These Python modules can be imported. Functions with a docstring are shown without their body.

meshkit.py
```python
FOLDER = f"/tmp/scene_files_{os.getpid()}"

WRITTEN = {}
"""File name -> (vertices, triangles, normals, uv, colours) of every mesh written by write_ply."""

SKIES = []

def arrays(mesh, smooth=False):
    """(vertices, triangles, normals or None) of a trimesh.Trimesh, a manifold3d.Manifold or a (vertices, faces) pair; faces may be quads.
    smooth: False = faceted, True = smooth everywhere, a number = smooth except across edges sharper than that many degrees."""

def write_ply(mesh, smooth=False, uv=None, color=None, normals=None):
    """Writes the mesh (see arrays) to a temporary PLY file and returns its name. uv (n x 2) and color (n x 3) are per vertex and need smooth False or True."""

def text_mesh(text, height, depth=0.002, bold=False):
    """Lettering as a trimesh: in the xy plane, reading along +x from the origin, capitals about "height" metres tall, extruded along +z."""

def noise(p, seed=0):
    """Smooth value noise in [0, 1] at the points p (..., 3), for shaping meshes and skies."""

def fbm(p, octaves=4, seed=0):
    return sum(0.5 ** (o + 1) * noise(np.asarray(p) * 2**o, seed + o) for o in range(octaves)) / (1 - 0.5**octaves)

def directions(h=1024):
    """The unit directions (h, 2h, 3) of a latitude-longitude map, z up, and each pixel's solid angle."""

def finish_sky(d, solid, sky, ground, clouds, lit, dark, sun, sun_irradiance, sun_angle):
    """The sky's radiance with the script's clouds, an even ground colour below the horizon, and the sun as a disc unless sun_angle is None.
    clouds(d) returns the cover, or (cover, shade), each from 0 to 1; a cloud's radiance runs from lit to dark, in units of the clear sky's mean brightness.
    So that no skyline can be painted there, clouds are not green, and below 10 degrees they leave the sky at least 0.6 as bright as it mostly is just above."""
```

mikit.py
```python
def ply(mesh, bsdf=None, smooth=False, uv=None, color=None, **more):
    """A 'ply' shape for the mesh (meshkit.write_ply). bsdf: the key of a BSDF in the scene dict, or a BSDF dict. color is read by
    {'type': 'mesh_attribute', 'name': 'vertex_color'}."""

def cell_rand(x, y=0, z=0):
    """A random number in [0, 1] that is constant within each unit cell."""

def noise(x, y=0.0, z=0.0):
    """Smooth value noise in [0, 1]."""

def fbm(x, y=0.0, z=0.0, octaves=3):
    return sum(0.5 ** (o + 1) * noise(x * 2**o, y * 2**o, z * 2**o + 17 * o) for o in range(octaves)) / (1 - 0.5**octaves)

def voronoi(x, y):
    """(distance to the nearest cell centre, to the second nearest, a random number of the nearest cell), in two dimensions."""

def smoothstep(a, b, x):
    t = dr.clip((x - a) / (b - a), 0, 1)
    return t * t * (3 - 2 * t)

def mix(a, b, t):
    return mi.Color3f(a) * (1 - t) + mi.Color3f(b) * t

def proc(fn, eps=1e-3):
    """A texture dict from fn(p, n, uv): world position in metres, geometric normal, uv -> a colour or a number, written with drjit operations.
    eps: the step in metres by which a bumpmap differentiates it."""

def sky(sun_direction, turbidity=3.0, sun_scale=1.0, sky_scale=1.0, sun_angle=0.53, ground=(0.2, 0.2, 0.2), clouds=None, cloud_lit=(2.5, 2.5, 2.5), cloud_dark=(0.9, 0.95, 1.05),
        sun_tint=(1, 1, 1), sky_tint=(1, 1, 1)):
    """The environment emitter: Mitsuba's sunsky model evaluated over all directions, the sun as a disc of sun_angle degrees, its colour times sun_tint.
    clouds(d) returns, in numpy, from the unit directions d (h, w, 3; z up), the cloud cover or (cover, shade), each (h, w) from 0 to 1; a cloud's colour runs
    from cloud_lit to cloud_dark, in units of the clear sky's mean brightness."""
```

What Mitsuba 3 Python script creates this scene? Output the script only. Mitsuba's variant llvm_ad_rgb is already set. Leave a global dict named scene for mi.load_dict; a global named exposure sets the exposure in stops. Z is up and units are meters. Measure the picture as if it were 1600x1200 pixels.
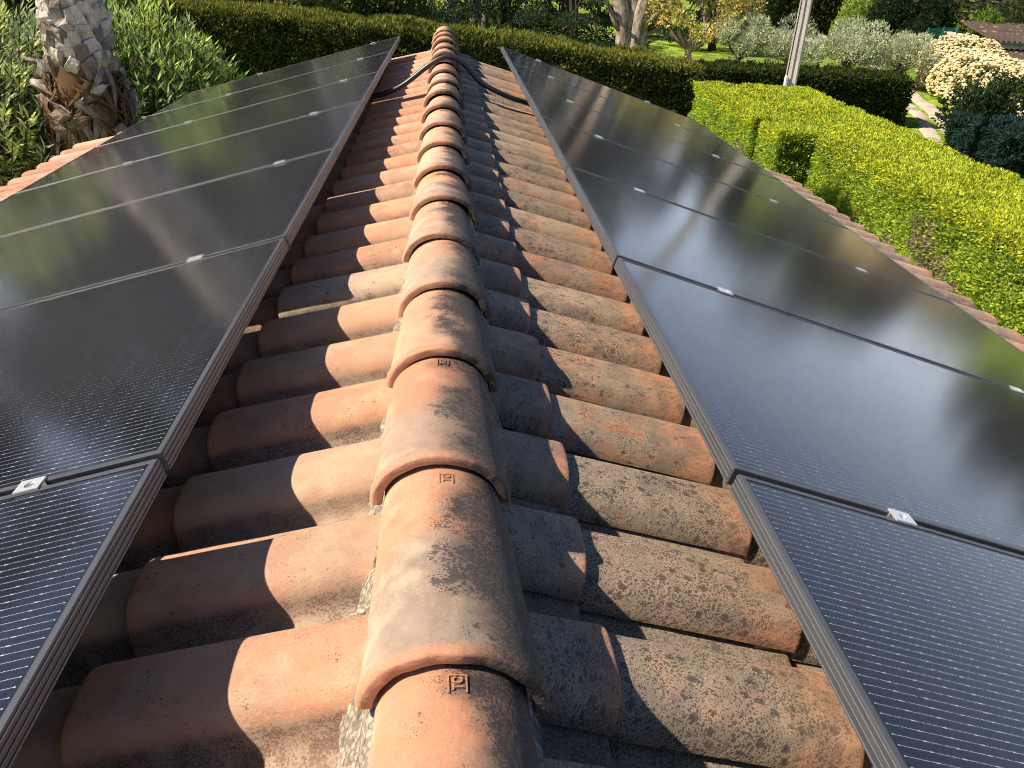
import math, random
import numpy as np, trimesh, drjit as dr, mitsuba as mi
import mikit, meshkit
from mikit import noise, fbm, voronoi, cell_rand, smoothstep, mix
from scipy.interpolate import PchipInterpolator, CubicSpline

T = mi.ScalarTransform4f
random.seed(7)
RNG = np.random.default_rng(7)
scene, labels = {}, {}

# ------------------------------------------------------------------ camera, sky, exposure
CAM = np.array([-0.01847, 0.0, 0.73899])
FWD = np.array([0.08997, 0.88611, -0.45466])
UPV = np.array([-0.02193, 0.45817, 0.88860])
scene['camera'] = {'type': 'perspective', 'fov': 61.137, 'fov_axis': 'x', 'near_clip': 0.05, 'far_clip': 400.0,
                   'to_world': T().look_at(origin=CAM.tolist(), target=(CAM + FWD).tolist(), up=UPV.tolist())}
SUN = (-1.0, -0.10, 1.0)
scene['sky'] = mikit.sky(SUN, turbidity=3.0, sky_scale=0.46, sky_tint=(0.94, 1.0, 1.14), clouds=lambda d: 0.75 * np.exp(-np.degrees(np.arcsin(np.clip(d[..., 2], 0, 1))) / 9.0), cloud_lit=(6.4, 7.1, 8.2), cloud_dark=(6.4, 7.1, 8.2), sun_tint=(0.97, 1.0, 1.10))
exposure = 2.72

G = -3.3            # the ground
AL, AR = 0.300, 0.290   # roof slopes
Z0L, Z0R = -0.085, -0.065   # where the crests of the tiles would meet above the ridge line
PITCH = 0.2585
Y_NEAR, Y_FAR = -1.4, 8.46


# ------------------------------------------------------------------ materials
def C3(t): return mi.Color3f(*t)


def tile_colour(p, n, uv):
    # uv.x = number of the tile + place across it, uv.y = class (0 left slope, 2 right slope, 4 ridge) + place along it
    tid = dr.floor(uv.x)
    a = uv.x - tid
    cls = dr.floor(uv.y * 0.5)
    b = uv.y - cls * 2
    r1, r2, r3, r4 = (cell_rand(tid, k, 3) for k in (1, 2, 5, 9))
    ridge = dr.select(cls > 1.5, 1.0, 0.0)
    right = dr.select((cls > 0.5) & (cls < 1.5), 1.0, 0.0)
    q = p + mi.Point3f(tid * 3.17, tid * 1.3, tid * 0.7)
    big = fbm(q.x * 9, q.y * 9, q.z * 9, 3)
    mid = fbm(q.x * 34, q.y * 34, q.z * 34, 3)
    fine = noise(p.x * 420, p.y * 420, p.z * 420)
    grain = noise(p.x * 950, p.y * 950, p.z * 950)
    streak = fbm(q.x * (30 - 22 * right) + 0 * a, q.y * 30, q.z * 26, 2)
    clay = mix((0.50, 0.228, 0.122), (0.52, 0.325, 0.212), r1)
    clay = mix(clay, mix((0.40, 0.275, 0.185), (0.30, 0.235, 0.175), mid), right * (0.10 + 0.50 * r4))
    clay = mix(clay, (0.45, 0.205, 0.110), smoothstep(0.50, 0.85, big) * (0.45 + 0.25 * ridge))
    tone = cell_rand(tid, 11, 7)
    clay = mix(clay, (0.36, 0.165, 0.095), smoothstep(0.62, 1.0, tone) * 0.75)
    clay = mix(clay, (0.44, 0.355, 0.265), smoothstep(0.40, 0.0, tone) * 0.60)
    # grey weathering: patches, more of it on some tiles, and a burnt band near the ridge tile's lip
    lo = 0.60 - 0.30 * r2 - 0.16 * right
    grey = smoothstep(lo, lo + 0.24, big * 0.7 + mid * 0.3) * (0.50 + 0.35 * r3 + 0.15 * right)
    grey = grey * (1 - 0.45 * (1 - ridge) * (1 - right) * (1 - r4))
    band = smoothstep(0.42, 0.60, b + (big - 0.5) * 0.35) * (0.40 + 0.60 * r4)
    grey = dr.maximum(grey * (1 - 0.25 * ridge - 0.35 * (1 - ridge) * (1 - right)), ridge * band * 0.88)
    body = mix(clay, mix((0.225, 0.180, 0.142), (0.34, 0.285, 0.225), mid), dr.clip(grey, 0, 0.95))
    # pale yellow lichen bloom, speckled
    yl = smoothstep(0.44, 0.62, fbm(q.x * 14 + 40, q.y * 14, q.z * 14, 2) + 0.09 * right + 0.10 * (r4 - 0.5)) * smoothstep(0.35, 0.65, mid * 0.6 + fine * 0.4)
    body = mix(body, (0.60, 0.49, 0.29), yl * (0.24 + 0.22 * right - 0.02 * ridge))
    # clean fired edge at the lower end
    blot_r = fbm(q.x * 22, q.y * 22, q.z * 22, 3)
    lip = smoothstep(0.93, 0.970, b + (mid - 0.5) * 0.03) * (1 - right) + right * smoothstep(0.70, 0.98, b + (blot_r - 0.5) * 0.45) * 0.85
    body = mix(body, mix((0.49, 0.225, 0.120), (0.53, 0.29, 0.18), r3), lip * 0.85)
    # black lichen: specks and spots; heavy on the right hand slope and on the right side of the ridge
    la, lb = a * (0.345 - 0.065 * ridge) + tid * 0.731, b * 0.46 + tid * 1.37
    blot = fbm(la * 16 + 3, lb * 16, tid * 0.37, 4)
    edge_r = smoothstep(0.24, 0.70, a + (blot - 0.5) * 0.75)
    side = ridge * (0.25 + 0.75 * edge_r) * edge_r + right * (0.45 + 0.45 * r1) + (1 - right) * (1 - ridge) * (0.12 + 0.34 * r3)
    clump = smoothstep(0.20, 0.80, fbm(la * 34, lb * 34, tid, 3) + 0.45 * (side - 0.5))
    clump = dr.lerp(clump, 0.62, right * 0.55)
    v1 = voronoi(la * 52 + 0.6 * mid, lb * 52 + 0.6 * fine)
    v3 = voronoi(la * 118 + 0.4 * fine + 3, lb * 118)
    s3 = smoothstep(0.06, -0.04, v3[0] - 0.52 * clump * side * v3[2])
    v2 = voronoi(la * 270 + 0.5 * mid, lb * 270)
    s1 = smoothstep(0.05, -0.05, v1[0] - 0.62 * clump * side * smoothstep(0.35, 1.0, v1[2])) * smoothstep(0.05, 0.2, side)
    s2 = smoothstep(0.06, -0.06, v2[0] - ((0.92 - 0.04 * ridge) * clump * side * (0.10 + 0.90 * v2[2])))* smoothstep(0.05, 0.2, side)
    cover = dr.clip(dr.maximum(dr.maximum(s1, s3 * smoothstep(0.05, 0.2, side)), s2) * (0.65 + 0.35 * fine), 0, 1)
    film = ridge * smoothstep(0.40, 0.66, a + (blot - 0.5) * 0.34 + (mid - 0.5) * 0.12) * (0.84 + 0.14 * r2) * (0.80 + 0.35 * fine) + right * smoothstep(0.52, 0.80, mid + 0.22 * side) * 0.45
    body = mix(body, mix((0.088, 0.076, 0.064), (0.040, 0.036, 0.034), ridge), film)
    body = mix(body, (0.034, 0.031, 0.030), cover * (0.92 - 0.45 * lip))
    # darker speckled tone on the tiles' flanks and in the pans
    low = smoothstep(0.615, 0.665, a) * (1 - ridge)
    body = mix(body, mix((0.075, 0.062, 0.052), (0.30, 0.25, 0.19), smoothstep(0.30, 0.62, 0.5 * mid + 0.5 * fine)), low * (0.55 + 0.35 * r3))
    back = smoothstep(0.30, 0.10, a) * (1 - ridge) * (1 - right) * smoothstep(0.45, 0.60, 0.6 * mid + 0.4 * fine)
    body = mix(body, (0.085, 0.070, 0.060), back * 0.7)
    tiny = smoothstep(0.80, 0.93, fine) * 0.35
    body = mix(body, (0.10, 0.075, 0.06), tiny)
    return body * 0.84 * (0.86 + 0.28 * grain) * (0.90 + 0.2 * mid)


def tile_bump(p, n, uv):
    return 0.6 * noise(p.x * 130, p.y * 130, p.z * 130) + 0.4 * noise(p.x * 420, p.y * 420, p.z * 420)


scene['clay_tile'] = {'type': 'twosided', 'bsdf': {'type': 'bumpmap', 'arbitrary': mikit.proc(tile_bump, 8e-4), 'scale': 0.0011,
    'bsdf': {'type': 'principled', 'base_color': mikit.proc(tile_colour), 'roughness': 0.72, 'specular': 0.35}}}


def mortar_colour(p, n, uv):
    v = voronoi(p.x * 95 + p.z * 70, p.y * 95 + p.z * 20)
    f = fbm(p.x * 40, p.y * 40, p.z * 40, 3)
    c = mix((0.20, 0.175, 0.135), (0.36, 0.32, 0.245), v[2])
    c = mix(c, (0.13, 0.11, 0.09), smoothstep(0.55, 0.78, f))
    return c * (0.7 + 0.5 * smoothstep(0.1, 0.0, v[0] - 0.35))


scene['mortar'] = {'type': 'twosided', 'bsdf': {'type': 'diffuse', 'reflectance': mikit.proc(mortar_colour)}}

CELLW, CELLH = 0.1830, 0.0930


def panel_colour(p, n, uv):
    # uv in metres: x along the roof's ridge (0 .. 1.134), y down the slope (0 .. 1.903)
    u, v = uv.x, uv.y
    uu, vv = u - 0.0180, v - 0.0170
    halves = dr.select(vv > 0.9345, vv - 0.0090, vv)
    inside = smoothstep(0, 1e-3, uu) * smoothstep(0, 1e-3, 1.0980 - uu) * smoothstep(0, 1e-3, vv) * smoothstep(0, 1e-3, 1.869 - vv)
    gap = smoothstep(0.0062, 0.0050, dr.abs(vv - 0.9345))
    fu = uu / CELLW
    cu = fu - dr.floor(fu)
    fv = halves / CELLH
    cv = fv - dr.floor(fv)
    edge = dr.maximum(smoothstep(0.0020, 0.0008, dr.minimum(cu, 1 - cu) * CELLW), smoothstep(0.0018, 0.0007, dr.minimum(cv, 1 - cv) * CELLH))
    shade = cell_rand(dr.floor(fu) + 31 * dr.floor(p.y * 0.87), dr.floor(fv), 4)
    c = mix((0.0050, 0.0062, 0.0125), (0.0068, 0.0082, 0.0165), shade)
    c = mix(c, (0.0018, 0.0020, 0.0026), edge)
    w = cu * 12.0
    line = dr.abs(w - dr.floor(w) - 0.5) * (CELLW / 12)
    pad = smoothstep(0.0035, 0.0022, dr.minimum(cv, 1 - cv) * CELLH) + smoothstep(0.0030, 0.0018, dr.abs(cv - 0.5) * CELLH)
    half = 0.00025 + 0.00052 * dr.clip(pad, 0, 1)
    wire = smoothstep(half + 0.00010, half - 0.00010, line)
    m = wire * inside * (1 - gap)
    dust = fbm(p.x * 7, p.y * 7, p.z * 7, 3)
    c = mix(c, (0.0055, 0.0060, 0.0080), gap * inside)
    c = mix((0.0060, 0.0065, 0.0090), c, inside)
    c = mix(c, (0.55, 0.55, 0.57), m * 0.95)
    speck = smoothstep(0.90, 0.97, noise(p.x * 210, p.y * 210, p.z * 210)) * 0.06
    return c + mi.Color3f(0.0022, 0.0021, 0.0019) * dust + speck * mi.Color3f(0.4, 0.38, 0.33)


scene['panel_glass'] = {'type': 'twosided', 'bsdf': {'type': 'roughplastic', 'diffuse_reflectance': mikit.proc(panel_colour), 'alpha': 0.014, 'int_ior': 1.50, 'nonlinear': False}}


def alu_colour(p, n, uv):
    s = noise(p.x * 30, p.y * 3.0, p.z * 120)
    return mix((0.036, 0.039, 0.045), (0.066, 0.070, 0.078), s)


scene['dark_aluminium'] = {'type': 'twosided', 'bsdf': {'type': 'principled', 'base_color': mikit.proc(alu_colour), 'metallic': 0.05, 'roughness': 0.38, 'specular': 0.4}}
scene['glint_aluminium'] = {'type': 'twosided', 'bsdf': {'type': 'principled', 'base_color': {'type': 'rgb', 'value': [0.15, 0.155, 0.16]}, 'metallic': 0.1, 'roughness': 0.4}}  # lighter than the frame: sun caught on the ribs, put into the colour
scene['bright_aluminium'] = {'type': 'twosided', 'bsdf': {'type': 'principled', 'base_color': {'type': 'rgb', 'value': [0.80, 0.80, 0.79]}, 'metallic': 0.75, 'roughness': 0.33}}
scene['steel'] = {'type': 'twosided', 'bsdf': {'type': 'principled', 'base_color': {'type': 'rgb', 'value': [0.45, 0.45, 0.46]}, 'metallic': 0.9, 'roughness': 0.35}}
scene['cable_black'] = {'type': 'twosided', 'bsdf': {'type': 'principled', 'base_color': {'type': 'rgb', 'value': [0.018, 0.019, 0.022]}, 'roughness': 0.38, 'specular': 0.5}}
scene['under_roof'] = {'type': 'twosided', 'bsdf': {'type': 'diffuse', 'reflectance': {'type': 'rgb', 'value': [0.10, 0.07, 0.05]}}}


def wall_colour(p, n, uv):
    return mix((0.56, 0.50, 0.41), (0.64, 0.58, 0.49), fbm(p.x * 2, p.y * 2, p.z * 3, 4))


scene['render_wall'] = {'type': 'twosided', 'bsdf': {'type': 'diffuse', 'reflectance': mikit.proc(wall_colour)}}


def ground_colour(p, n, uv):
    a = fbm(p.x * 0.35, p.y * 0.35, 0, 4)
    b = fbm(p.x * 3.0, p.y * 3.0, 5, 3)
    c = mix((0.11, 0.19, 0.025), (0.24, 0.34, 0.045), smoothstep(0.3, 0.7, b))
    c = mix(c, (0.20, 0.185, 0.070), smoothstep(0.55, 0.75, a) * 0.55)
    return c * (0.75 + 0.5 * noise(p.x * 14, p.y * 14, 2))


scene['lawn'] = {'type': 'diffuse', 'reflectance': mikit.proc(ground_colour)}


def gravel_colour(p, n, uv):
    a = fbm(p.x * 1.6, p.y * 1.6, 0, 4)
    c = mix((0.36, 0.30, 0.23), (0.56, 0.49, 0.41), a)
    return mix(c, (0.16, 0.19, 0.06), smoothstep(0.60, 0.74, fbm(p.x * 2.7 + 9, p.y * 2.7, 0, 3)) * 0.7) * (0.8 + 0.4 * noise(p.x * 18, p.y * 18, 1))


scene['gravel'] = {'type': 'diffuse', 'reflectance': mikit.proc(gravel_colour)}


def bark_colour(p, n, uv):
    a = fbm(p.x * 6, p.y * 6, p.z * 1.6, 4)
    b = noise(p.x * 26, p.y * 26, p.z * 7)
    c = mix((0.12, 0.095, 0.075), (0.40, 0.33, 0.28), smoothstep(0.3, 0.75, a * 0.7 + b * 0.3))
    return c


scene['bark_pale'] = {'type': 'twosided', 'bsdf': {'type': 'diffuse', 'reflectance': mikit.proc(bark_colour)}}


def bark_dark_colour(p, n, uv):
    a = fbm(p.x * 5, p.y * 5, p.z * 1.4, 3)
    return mix((0.035, 0.027, 0.020), (0.12, 0.090, 0.066), a)


scene['bark_dark'] = {'type': 'twosided', 'bsdf': {'type': 'diffuse', 'reflectance': mikit.proc(bark_dark_colour)}}


def concrete_colour(p, n, uv):
    a = fbm(p.x * 9, p.y * 9, p.z * 2.0, 4)
    return mix((0.38, 0.345, 0.31), (0.52, 0.475, 0.43), a) * (0.88 + 0.24 * noise(p.x * 60, p.y * 60, p.z * 60))


scene['concrete'] = {'type': 'twosided', 'bsdf': {'type': 'diffuse', 'reflectance': mikit.proc(concrete_colour)}}


def boot_colour(p, n, uv):
    a = fbm(p.x * 16, p.y * 16, p.z * 7, 3)
    r = cell_rand(dr.floor(uv.x), 3, 1)
    c = mix((0.19, 0.155, 0.13), (0.54, 0.485, 0.43), smoothstep(0.28, 0.72, a * 0.55 + r * 0.45))
    c = mix(c, (0.12, 0.065, 0.038), smoothstep(-0.55, -0.95, p.z + (a - 0.5) * 0.6) * 0.70)
    return c * (0.75 + 0.45 * noise(p.x * 90, p.y * 90, p.z * 22))


scene['palm_boot'] = {'type': 'twosided', 'bsdf': {'type': 'diffuse', 'reflectance': mikit.proc(boot_colour)}}


def fibre_colour(p, n, uv):
    a = fbm(p.x * 22, p.y * 22, p.z * 5, 3)
    return mix((0.045, 0.028, 0.018), (0.20, 0.12, 0.065), a)


scene['palm_fibre'] = {'type': 'twosided', 'bsdf': {'type': 'diffuse', 'reflectance': mikit.proc(fibre_colour)}}
VC = {'type': 'mesh_attribute', 'name': 'vertex_color'}
scene['leaf'] = {'type': 'principledthin', 'base_color': VC, 'roughness': 0.55, 'diff_trans': 0.75, 'eta': 1.35, 'spec_trans': 0.0}
scene['leaf_glossy'] = {'type': 'principledthin', 'base_color': VC, 'roughness': 0.34, 'diff_trans': 0.55, 'eta': 1.5, 'spec_trans': 0.0}
scene['painted'] = {'type': 'twosided', 'bsdf': {'type': 'diffuse', 'reflectance': VC}}


def old_roof_colour(p, n, uv):
    a = fbm(p.x * 3, p.y * 3, p.z * 3, 3)
    c = mix((0.045, 0.037, 0.033), (0.095, 0.075, 0.062), a)
    return mix(c, (0.26, 0.16, 0.10), smoothstep(0.76, 0.84, noise(p.x * 4.4, p.y * 4.4, p.z * 6)) * 0.7)


scene['old_tile'] = {'type': 'twosided', 'bsdf': {'type': 'diffuse', 'reflectance': mikit.proc(old_roof_colour)}}


# ------------------------------------------------------------------ helpers
def numbered(name):
    if name not in scene and name not in labels and not any(k.startswith(name + '__') for k in scene):
        return name
    k = 1
    while True:
        c = f'{name}_{k:03d}'
        if c not in scene and c not in labels and not any(q.startswith(c + '__') for q in scene):
            return c
        k += 1


def thing(name, label, cat, group=None, kind=None):
    key = numbered(name)
    labels[key] = {'label': label, 'category': cat}
    if group: labels[key]['group'] = group
    if kind: labels[key]['kind'] = kind
    return key


COUNT = {}


def part(parent, name, mesh, bsdf, label=None, kind=None, **kw):
    base = f'{parent}__{name}'
    n = COUNT.get(base, 0)
    COUNT[base] = n + 1
    key = base if n == 0 else f'{base}_{n:03d}'
    scene[key] = mikit.ply(mesh, bsdf, **kw)
    if label or kind:
        labels[key] = {}
        if label: labels[key]['label'] = label
        if kind: labels[key]['kind'] = kind
    return key


def single(key, mesh, bsdf, **kw):
    scene[key] = mikit.ply(mesh, bsdf, **kw)
    return key


def grid_faces(nu, nv, off=0, flip=False):
    i, j = np.meshgrid(np.arange(nu - 1), np.arange(nv - 1), indexing='ij')
    a = (i * nv + j).ravel() + off
    q = np.stack([a, a + nv, a + nv + 1, a + 1], 1)
    if flip: q = q[:, ::-1]
    return np.vstack([q[:, [0, 1, 2]], q[:, [0, 2, 3]]])


class MB:
    """Joins pieces into one mesh."""
    def __init__(self): self.v, self.f, self.c, self.n = [], [], [], 0
    def add(self, v, f, c=None):
        v = np.asarray(v, float)
        self.v.append(v); self.f.append(np.asarray(f, int) + self.n); self.n += len(v)
        if c is not None: self.c.append(np.broadcast_to(np.asarray(c, float), (len(v), 3)))
        return self
    def box(self, lo, hi, M=None, c=None):
        b = trimesh.creation.box(bounds=[lo, hi])
        v = np.array(b.vertices)
        if M is not None: v = v @ np.asarray(M)[:3, :3].T + np.asarray(M)[:3, 3]
        return self.add(v, b.faces, c)
    def mesh(self, m, c=None): return self.add(m.vertices, m.faces, c)
    def out(self): return np.vstack(self.v), np.vstack(self.f)
    def col(self): return np.vstack(self.c)


def tube(path, radii, sides=8, wob=0.0, seed=0, cap=True):
    path = np.asarray(path, float); n = len(path)
    radii = np.broadcast_to(np.asarray(radii, float), (n,))
    tan = np.gradient(path, axis=0); tan /= np.linalg.norm(tan, axis=1, keepdims=True) + 1e-12
    ref = np.array([0, 0, 1.0]) if abs(tan[0][2]) < 0.8 else np.array([1.0, 0, 0])
    V = []
    th = np.arange(sides) / sides * 2 * np.pi
    a = None
    for k in range(n):
        if a is None: a = np.cross(tan[k], ref)
        a = a - tan[k] * (a @ tan[k]); a /= np.linalg.norm(a)
        b = np.cross(tan[k], a)
        V.append(path[k] + radii[k] * (np.cos(th)[:, None] * a + np.sin(th)[:, None] * b))
    V = np.vstack(V)
    if wob:
        d = (meshkit.fbm(V * 7.0, 3, seed) - 0.5) * 2 * wob
        cen = np.repeat(path, sides, 0)
        V = cen + (V - cen) * (1 + d[:, None])
    F = []
    i, j = np.meshgrid(np.arange(n - 1), np.arange(sides), indexing='ij')
    p0 = (i * sides + j).ravel(); p1 = (i * sides + (j + 1) % sides).ravel()
    F = np.vstack([np.stack([p0, p1, p1 + sides], 1), np.stack([p0, p1 + sides, p0 + sides], 1)])
    if cap:
        V = np.vstack([V, path[:1], path[-1:]])
        k = np.arange(sides); e = n * sides
        F = np.vstack([F, np.stack([np.full(sides, e), (k + 1) % sides, k], 1), np.stack([np.full(sides, e + 1), k + (n - 1) * sides, (k + 1) % sides + (n - 1) * sides], 1)])
    return V, F


def smooth_path(pts, n):
    pts = np.asarray(pts, float)
    t = np.r_[0, np.cumsum(np.linalg.norm(np.diff(pts, axis=0), axis=1))]
    return CubicSpline(t, pts)(np.linspace(0, t[-1], n))


def unit(v): return v / (np.linalg.norm(v, axis=-1, keepdims=True) + 1e-12)


def leaf_quads(c, axis, nrm, L, W, col, fold=0.0, belly=0.45):
    """Kite leaves: base c, pointing along axis, facing nrm; returns vertices, triangles, colours."""
    n = len(c)
    axis = unit(axis); side = unit(np.cross(axis, nrm)); up = np.cross(side, axis)
    L = np.broadcast_to(np.asarray(L, float), (n,))[:, None]; W = np.broadcast_to(np.asarray(W, float), (n,))[:, None]
    m = c + axis * L * belly - up * W * fold
    v = np.stack([c, m + side * W * 0.5, c + axis * L, m - side * W * 0.5], 1)
    v[:, 1] += up * W * fold * 2; v[:, 3] += up * W * fold * 2
    k = np.arange(n)[:, None] * 4
    f = np.concatenate([k + np.array([[0, 1, 2]]), k + np.array([[0, 2, 3]])], 0)
    cc = np.repeat(np.asarray(col, float).reshape(n, 3), 4, 0)
    return v.reshape(-1, 3), f, cc


def rand_dirs(n, rng): return unit(rng.normal(size=(n, 3)))


def pick_colours(n, palette, rng, jitter=0.22):
    pal = np.asarray(palette, float)
    c = pal[rng.integers(0, len(pal), n)]
    return np.clip(c * (1 + (rng.random((n, 1)) - 0.5) * 2 * jitter), 0.002, 0.9)


def crown_leaves(clumps, n, L, W, palette, rng, up=0.25, out=0.6, hollow=0.55, jitter=0.3, clump_tint=0.25):
    """Leaves through a union of ellipsoid clumps [(x, y, z, rx, ry, rz)], denser towards each clump's outside."""
    cl = np.asarray(clumps, float)
    vol = cl[:, 3] * cl[:, 4] * cl[:, 5]
    idx = rng.choice(len(cl), n, p=vol ** 0.75 / (vol ** 0.75).sum())
    d = rand_dirs(n, rng)
    r = hollow + (1 - hollow) * rng.random(n) ** 0.6
    r = r * (0.82 + 0.3 * meshkit.noise(d * 2.6 + idx[:, None] * 3.1, 4))
    pos = cl[idx, :3] + d * r[:, None] * cl[idx, 3:]
    ax = unit(d * out + rand_dirs(n, rng) * 0.8 + np.array([0, 0, up]))
    nr = rand_dirs(n, rng) + d * 0.5 + np.array([0, 0, 0.5])
    tint = 1 + (np.random.default_rng(len(cl)).random(len(cl)) - 0.5) * 2 * clump_tint
    col = pick_colours(n, palette, rng, jitter) * tint[idx][:, None]
    Ls = L * (0.6 + 0.8 * rng.random(n))
    return leaf_quads(pos, ax, nr, Ls, W * (0.7 + 0.6 * rng.random(n)), col, fold=0.1)


def put_leaves(parent, name, lv, bsdf='leaf', label=None):
    v, f, c = lv
    return part(parent, name, (v, f), bsdf, label=label, color=c)


def join(*lvs):
    mb = MB()
    for v, f, c in lvs: mb.add(v, f, c)
    v, f = mb.out()
    return v, f, mb.col()


# ------------------------------------------------------------------ setting: the ground
def ground_mesh():
    xs = np.r_[-300, -120, np.linspace(-60, 80, 71), 140, 300]
    ys = np.r_[-200, -60, np.linspace(-20, 90, 56), 160, 350]
    X, Y = np.meshgrid(xs, ys, indexing='ij')
    Z = G + 0.10 * (meshkit.fbm(np.stack([X * 0.2, Y * 0.2, X * 0], -1), 3, 2) - 0.5)
    Z[(np.abs(X) < 6) & (Y < 14)] = G
    Z -= 1.25 * np.clip((X - 23.5) / 2.0, 0, 1) * np.clip((Y - 34) / 4, 0, 1) * np.clip((55 - Y) / 5, 0, 1)
    return np.stack([X, Y, Z], -1).reshape(-1, 3), grid_faces(len(xs), len(ys))


single('lawn_ground', ground_mesh(), 'lawn', smooth=True)
labels['lawn_ground'] = {'label': 'green lawn spreading between the hedges and under the garden trees', 'kind': 'structure'}


def ground_z(x, y):
    return G + 0.10 * (meshkit.fbm(np.stack([np.asarray(x) * 0.2, np.asarray(y) * 0.2, np.asarray(x) * 0], -1), 3, 2) - 0.5)


def strip(pts, width, seed, lift=0.03):
    p = smooth_path([(x, y, 0) for x, y in pts], 90)[:, :2]
    t = np.gradient(p, axis=0); t /= np.linalg.norm(t, axis=1, keepdims=True)
    nrm = np.stack([-t[:, 1], t[:, 0]], 1)
    rng = np.random.default_rng(seed)
    V = []
    for k, s in enumerate((-1, -0.5, 0, 0.5, 1)):
        w = width * 0.5 * s * (1 + 0.35 * (meshkit.fbm(np.stack([p[:, 0], p[:, 1], np.full(len(p), seed + s)], 1), 3, seed) - 0.5) * 2)
        q = p + nrm * w[:, None]
        V.append(np.stack([q[:, 0], q[:, 1], ground_z(q[:, 0], q[:, 1]) + lift - (0.03 if abs(s) == 1 else 0)], 1))
    V = np.stack(V, 1)
    return V.reshape(-1, 3), grid_faces(len(p), 5)


single('gravel_path', strip([(24.2, 58), (22.3, 52), (20.6, 44), (18.7, 37.5), (17.4, 33.2), (16.4, 30.2), (15.75, 27.8), (14.8, 25.2), (13.75, 22.5), (13.1, 18.5)], 0.62, 3), 'gravel', smooth=True)
labels['gravel_path'] = {'label': 'pale gravel wheel track of the drive curving past the flowering hedge', 'kind': 'structure'}
single('gravel_path_001', strip([(16.5, 32.6), (15.75, 30.2), (15.05, 27.8), (14.05, 25.0), (12.95, 22.4), (12.1, 18.5)], 0.40, 5), 'gravel', smooth=True)
labels['gravel_path_001'] = {'label': 'narrow gravel wheel track of the drive beside the dark clipped hedge', 'kind': 'structure'}
single('gravel_road', strip([(8, 57), (13, 54), (18, 52.5), (22.5, 51.5), (25, 50)], 3.0, 8, 0.034), 'gravel', smooth=True)
labels['gravel_road'] = {'label': 'pale gravel turning place behind the olive trees', 'kind': 'structure'}

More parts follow.
